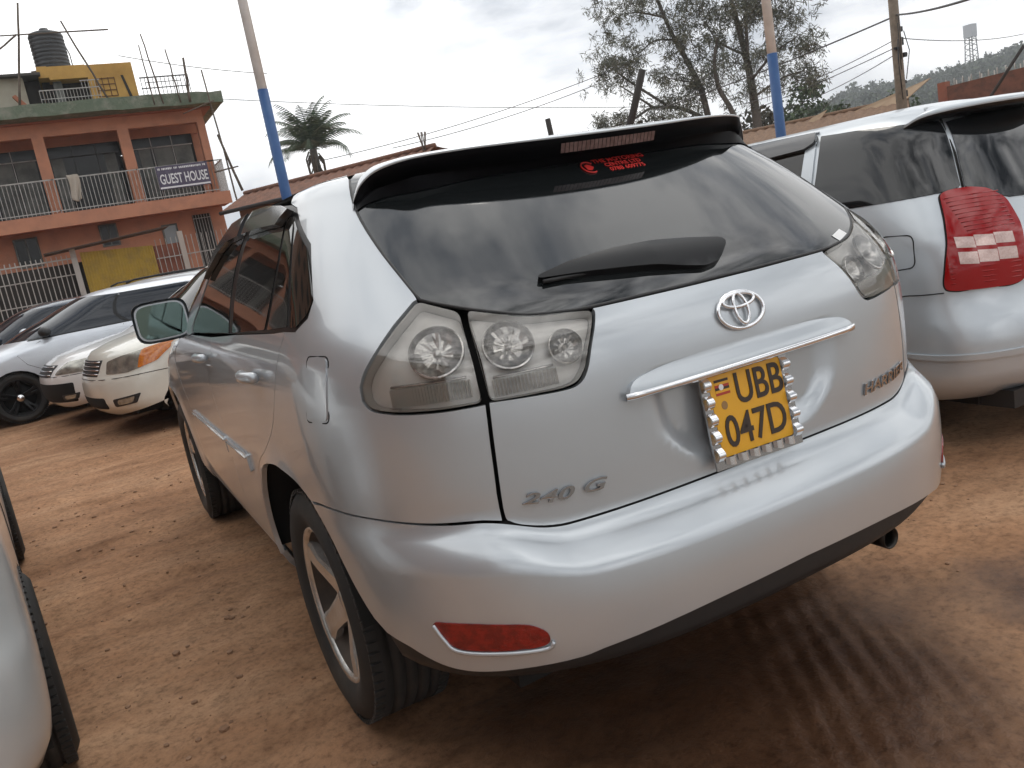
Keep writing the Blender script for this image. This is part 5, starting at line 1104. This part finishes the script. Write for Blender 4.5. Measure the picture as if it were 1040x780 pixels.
# ------------------------------------------------------------------ trees
LEAFD=material('leaf_dark',(.075,.082,.056),.7); LEAFL=material('leaf_olive',(.145,.15,.105),.7); BARK=material('bark',(.075,.065,.055),.9,noise=(5,(.12,.105,.09),.4,.7))
def leaves(q,C,n,size,wid,spread,droop=.5,mi=2,flat=1.):
    """n slim leaves around centre C"""
    d=rng.normal(0,1,(n,3)); d/=np.linalg.norm(d,axis=1,keepdims=True); p=C+d*(rng.random((n,1))**.55)*spread*np.array([1,1,flat])
    a=rng.normal(0,1,(n,3)); a[:,2]-=droop*1.5; a/=np.linalg.norm(a,axis=1,keepdims=True); b=np.cross(a,rng.normal(0,1,(n,3))); b/=np.linalg.norm(b,axis=1,keepdims=True)
    L_=size*rng.uniform(.6,1.3,(n,1)); W=wid*rng.uniform(.7,1.3,(n,1)); V=np.stack([p-b*W*.5,p+a*L_*.5-b*W*.6,p+a*L_,p+a*L_*.45+b*W*.6],1).reshape(-1,3)
    q.v.append(V); s=q.k; q.f+= [(s+4*i,s+4*i+1,s+4*i+2,s+4*i+3) for i in range(n)]; q.sm+=[False]*n; m=rng.integers(0,mi,n) if mi>1 else np.zeros(n,int); q.mi+=m.tolist(); q.n.append(np.full((4*n,3),np.nan)); q.k+=4*n
# big feathery tree: limbs and tufts (lateral metres, height) on a frame facing the lane
TB=np.array([30.9,30.1]); TA=np.array([.719,-.695]); TN=np.array([-.695,-.719])
def tp(px,py):  # lateral offset and height of the limb points
    a=(px-768)*.0555; return a,(py)
def P3(u,z,dep=0.): return np.array([TA[0]*u+TN[0]*dep,TA[1]*u+TN[1]*dep,z])
fr=tag(empty('feathery_tree',(TB[0],TB[1],0)),'tall feathery grey green tree with several thin trunks, sky showing through','tree')
limbs=[([(0,0),(0,3.9),(-.05,6.0),(-.2,7.6),(-.45,9.4),(-.6,10.6),(-.7,13.5)],.26,.06,0),([(-.1,7.2),(.05,9.2),(.25,10.5),(.7,12.6)],.10,.04,.4),([(-.9,0),(-1.0,4.2),(-1.6,6.0),(-1.7,7.2),(-1.4,8.4)],.17,.06,.8),
 ([(-2.0,0),(-2.4,5.6),(-2.95,7.6),(-3.6,9.3),(-4.1,11.2),(-4.3,12.6)],.19,.05,-.5),([(-2.2,4.6),(-3.5,5.5),(-4.4,5.8),(-5.2,5.9),(-6.3,5.5),(-8.0,5.35)],.12,.04,-.8),([(-4.3,5.85),(-6.1,7.5),(-6.8,8.3)],.08,.03,-.8),([(-5.0,5.9),(-6.6,7.4)],.07,.03,-.9),
 ([(-3.9,10.1),(-5.1,10.6),(-6.0,10.8)],.06,.025,-.5),([(-3.5,8.9),(-4.5,9.05),(-5.5,8.6)],.06,.025,-.3),([(-.2,7.4),(-1.3,8.2),(-1.9,9.3)],.07,.03,.2),([(0,6.2),(1.2,7.2),(2.2,7.6)],.08,.03,.5),([(.05,9.0),(1.0,9.8),(1.9,10.1)],.06,.025,.6),([(-.1,5.3),(1.4,5.9),(2.4,6.0)],.07,.03,.9),([(-2.7,6.6),(-3.6,6.9),(-4.3,7.2)],.05,.02,.6)]
q=MB(); tuft=[]
for pts,r0,r1,dep in limbs:
    C_=np.array(crv(pts,5)); n=len(C_); q.tube([P3(u,z,dep*t+.08*math.sin(9*t+r0*50)) for (u,z),t in zip(C_,np.linspace(0.2,1,n))],np.linspace(r0,r1,n),7)
    for (u,z),t in zip(C_,np.linspace(0,1,n)):
        if z>5: tuft.append((u,z,dep*t))
tw=MB()
clus=[(-6.9,8.3,1.25,34),(-6.0,8.0,.9,14),(-6.3,10.6,1.2,20),(-4.7,11.2,1.3,22),(-7.6,5.6,.7,12),(-6.6,5.7,.5,6),(-4.3,7.5,1.1,14),(-3.0,9.0,1.3,22),(-2.2,10.4,1.5,32),(-1.0,9.4,1.3,26),(.2,9.7,1.2,24),(1.3,9.6,1.4,28),(1.9,8.4,1.1,22),(2.7,7.2,.8,16),(.8,7.4,1.1,18),(-2.9,6.6,1.2,22),(-1.3,7.0,1.2,22),(-4.3,5.9,1.0,14),(2.9,5.9,.7,12),(2.5,10.9,1.1,20),(-3.6,12.6,1.8,26),(-.8,12.8,2.0,36),(1.6,12.4,1.6,26),(-5.6,9.3,.7,7),(-.2,5.9,.9,10),(1.6,6.2,.8,10),(-2.0,8.1,.9,14),(-3.3,5.4,1.2,16)]
lf=MB()
for (u,z,r,n) in clus:
    for k in range(int(n*1.7)):
        d_=rng.normal(0,.55,3)*r; c=P3(u+d_[0],z+d_[1]*.8,d_[2]*1.2)
        tw.tube([c-np.array([rng.normal(0,.25),rng.normal(0,.25),.35+.2*rng.random()]),c+rng.normal(0,.08,3)],.010,3,cap=False)
        leaves(lf,c,30,.30,.036,.30,.35)
for u,z,d_ in tuft:
    for k in range(2): leaves(lf,P3(u,z,d_)+rng.normal(0,.3,3),14,.28,.034,.26,.4)
q.build('trunk',BARK,fr); tw.build('twigs',BARK,fr); lf.build('crown',[LEAFD,LEAFL],fr)
# palm
pm_=tag(empty('palm_tree',(13.1,46.6,0)),'palm tree with arching dark green fronds behind the blue and white pole','palm'); hz=7.5
q=MB(); q.tube([(0,0,0),(.05,0,3),(.0,0,6),(0,0,hz)],[.26,.24,.26,.2],12); q.build('trunk',BARK,pm_)
q=MB()
for k in range(60): a=rng.uniform(0,6.28); z=rng.uniform(4.7,hz-.6); q.tube([(.26*math.cos(a),.26*math.sin(a),z+.5),(.5*math.cos(a),.5*math.sin(a),z+.1),(.46*math.cos(a),.46*math.sin(a),z-.6)],.045,4)
q.build('dead_frond_skirt',material('dead_frond',(.09,.07,.05),.9),pm_)
PF=material('frond_green',(.035,.066,.030),.6); PF2=material('frond_light',(.075,.11,.055),.6)
for k in range(34):
    a=k*2.399; el=R(88-70*(k/33)**1.1+rng.uniform(-6,6)); Lf=rng.uniform(2.7,3.3); q=MB(); P=[]; p=np.array([0,0,hz]); 
    for j in range(13):
        P.append(p.copy()); e=el-R(62+30*k/33)*(j/12)**1.6; p=p+Lf/12*np.array([math.cos(a)*math.cos(e),math.sin(a)*math.cos(e),math.sin(e)])
    q.tube(P,np.linspace(.035,.008,13),4); sd=np.array([-math.sin(a),math.cos(a),0])
    for j in range(2,13):
        for h_ in (0,.5):
            c=P[j]*(1-h_)+P[max(j-1,0)]*h_; t=P[j]-P[j-1]; t/=np.linalg.norm(t); ll=.62*math.sin(math.pi*(.18+.78*j/13))+.08
            for s in(-1,1):
                dv=sd*s*.75+t*.5+np.array([0,0,-.38]); dv/=np.linalg.norm(dv); w_=t*.035; w_=w_*1.05; q.add([c-w_,c+w_,c+dv*ll*.6+w_*.8-np.array([0,0,.03]),c+dv*ll-np.array([0,0,.14*ll])],[(0,1,2,3)],mi=int(rng.random()<.35))
    q.build('frond',[PF,PF2],pm_)
def bushy(name,label,x,y,h,r,n,cat='tree',mats=None,size=.30,wid=.16,z0=0,group=None,trunk=True,clumps=26):
    root=tag(empty(name,(x,y,z0)),label,cat,group); q=MB()
    if trunk:
        q.tube([(0,0,0),(.05,0,h*.35),(0,0,h*.75)],[.05*h**.6,.04*h**.6,.02],8)
        for k in range(5): a=k*1.3; q.tube([(0,0,h*.35+.05*k*h),(r*.4*math.cos(a),r*.4*math.sin(a),h*.5+.06*k*h),(r*.75*math.cos(a),r*.75*math.sin(a),h*.62+.05*k*h)],[.05,.035,.015],5)
        q.build('trunk',BARK,root)
    q=MB()
    for k in range(clumps):
        a=rng.uniform(0,6.28); t=rng.random(); rr=r*math.sqrt(max(0,1-(2*t-1)**2))*(.55+.5*rng.random()); zlo=h*(.30 if trunk else .08); c=np.array([rr*math.cos(a),rr*math.sin(a),zlo+(h-zlo)*t]); leaves(q,c,n,size,wid,r*.34,.25,flat=.8)
    q.build('crown',mats or [LEAFD,LEAFL],root); return root
GD=[material('leaf_green_dark',(.030,.055,.022),.7),material('leaf_green',(.055,.088,.032),.7)]; BR=[material('leaf_brownish',(.075,.065,.04),.8),material('leaf_dull',(.05,.052,.032),.8)]
bushy('leafy_tree','bright green bushy tree between the feathery tree and the utility pole',43.6,38.0,6.7,2.3,60,mats=GD,clumps=34)
for k,(x,y,h,r,lab) in enumerate(((29.0,34.5,5.4,2.6,'dull brownish bush under the left side of the feathery tree'),(33.5,33.5,4.9,2.6,'dull brownish bush under the feathery tree trunk, behind its blue pole'),(38.0,34.0,4.3,2.4,'low dark green bush left of the bright green tree'),(47.0,41.0,5.2,2.6,'dark green tree just right of the bright green bushy tree'),(52.0,38.5,5.2,2.8,'dark green tree standing behind the tiled roof and the utility pole'))): bushy('bush' if k<3 else 'leafy_tree',lab,x,y,h,r,50,'bush' if k<3 else 'tree',BR if k<2 else GD,clumps=34,trunk=k>2)
bushy('bush','small bush above the brown wall, right of the guest house',6.3,31.0,3.75,.7,30,'bush',BR,clumps=12,trunk=False,size=.2,wid=.1)
for k,(x,y) in enumerate(((14.5,15.2),(16.2,13.4),(13.0,17.0))): bushy('hedge_shrub',('low dark hedge shrub behind the left part of the people carrier roof','low dark hedge shrub nearest the utility pole foot','low dark hedge shrub just right of the SUV spoiler')[k],x,y,2.05,1.2,60,'shrub',BR,clumps=22,trunk=False,size=.16,wid=.08)
# ------------------------------------------------------------------ hill and its wood
AZ=np.radians(np.linspace(28,100,110)); DS=np.array([150,210,280,350,420,500,600,760]); EL=np.interp(np.degrees(AZ),[28,36,40,45,48,51.5,55,57.6,60.5,66,75,100],[.3,.8,1.5,2.0,3.0,3.55,3.4,3.75,3.95,4.3,4.2,3.0])
prof=np.array([0,.05,.22,.48,.78,1.,.98,.6]); HZ=np.tan(np.radians(EL))*500+1.4
HX=CAM.x+DS[:,None]*np.sin(AZ)[None]; HY=CAM.y+DS[:,None]*np.cos(AZ)[None]; HH=prof[:,None]*HZ[None]*(1+.10*fbm(HX/60,HY/60,1.,3,21))-.4*(prof[:,None]==0)
n=len(AZ); ii=np.arange(len(DS)-1)[:,None]*n+np.arange(n-1)[None]; q=MB(); q.add(np.stack([HX,HY,HH],-1).reshape(-1,3),np.stack([ii,ii+n,ii+n+1,ii+1],-1).reshape(-1,4).tolist(),True)
tag(q.build('hills',material('hill_green',(.045,.062,.030),.9,noise=(.05,(.07,.075,.04),.4,.6))),kind='structure')
q=MB()
for k in range(1500):
    az=R(rng.uniform(36,74)); dd=rng.uniform(250,520); fz=np.interp(dd,DS,prof)*np.interp(az,AZ,HZ); x=CAM.x+dd*math.sin(az);y=CAM.y+dd*math.cos(az); r=rng.uniform(1.8,4.2)*(1.25 if rng.random()<.15 else 1)
    for j in range(6):
        c=np.array([x,y,fz+r*.9])+rng.normal(0,.45,3)*r*np.array([1,1,.7]); leaves(q,c,20,r*.34,r*.30,r*.55,.1,mi=2)
tag(q.build('hill_wood',[material('wood_dark',(.026,.042,.020),.9),material('wood_green',(.05,.068,.030),.9)]),'dark wooded hillside',None,None,'stuff')
mt=tag(empty('lattice_mast',(422.4,264.2,38)),'lattice mast with a square head on the wooded hill','mast'); q=MB()
for sx in(-1,1):
    for sy in(-1,1): q.rod((sx*2.2,sy*2.2,0),(sx*1.7,sy*1.7,14),.3,4)
for k in range(5):
    for s in(-1,1): q.rod((-2.1,s*2.1,k*2.8),(2.0,s*2.0,k*2.8+2.6),.18,4); q.rod((s*2.1,-2.1,k*2.8),(s*2.0,2.0,k*2.8+2.6),.18,4)
q.build('mast_frame',DIRON,mt); q=MB(); q.b2((-2.2,-2.2,13),(2.2,2.2,19)); q.build('mast_head',material('mast_grey',(.35,.36,.38),.6),mt)

# unseen brick red house, added to give the side glass its warm reflection
bl=tag(empty('added_red_house',(-8.5,-9,0)),'added brick red house, out of frame, placed for the SUV side glass reflection','house')
q=MB(); q.b2((-6,0,0),(0,24,8.4)); q.build('wall',material('added_red_wall',(.22,.095,.055),.9,noise=(.7,(.13,.065,.045),.4,.65)),bl)
q=MB(); q.prism([(.5,8.4),(-6.5,8.4),(-3,10.2)],-.4,24.4,((0,0,0),(1,0,0),(0,0,1),(0,1,0))); q.build('roof',TILE,bl)
for k in range(6):
    for z in (.9,3.6,6.2):
        q=MB(); q.b2((.002,2+k*3.8,z),(.05,3.3+k*3.8,z+1.3)); q.build('window',INTER,bl)
ab=tag(empty('added_brown_block',(-9.5,36,0)),'added tall brown block, out of frame, placed for the warm side glass reflection','building')  # unseen block, made up so the quarter window mirrors brown instead of sky
q=MB(); q.b2((-20,0,0),(0,12,19)); q.build('wall',material('added_block_brown',(.24,.125,.08),.9,noise=(.3,(.17,.09,.06),.4,.65)),ab); q=MB(); q.b2((-20.4,-.4,19),(.4,12.4,19.5)); q.build('roof_slab',MATS['green_fascia'],ab)
for k in range(6):
    for j in range(6): q=MB(); q.b2((-18.6+k*3.2,-.06,1+j*3),(-17+k*3.2,-.002,2.5+j*3)); q.build('window',INTER,ab)
# thin haze over the whole yard and the hill
hz_=MB(); hz_.b2((-2600,-2600,-3),(2600,2600,80)); hm=bpy.data.materials.new('haze'); hm.use_nodes=True; t=hm.node_tree; t.nodes.clear(); o_=t.nodes.new('ShaderNodeOutputMaterial'); pv=t.nodes.new('ShaderNodeVolumePrincipled'); pv.inputs['Color'].default_value=(.93,.96,1,1); pv.inputs['Density'].default_value=.0008; t.links.new(pv.outputs[0],o_.inputs['Volume'])
tag(hz_.build('haze',hm),kind='stuff')
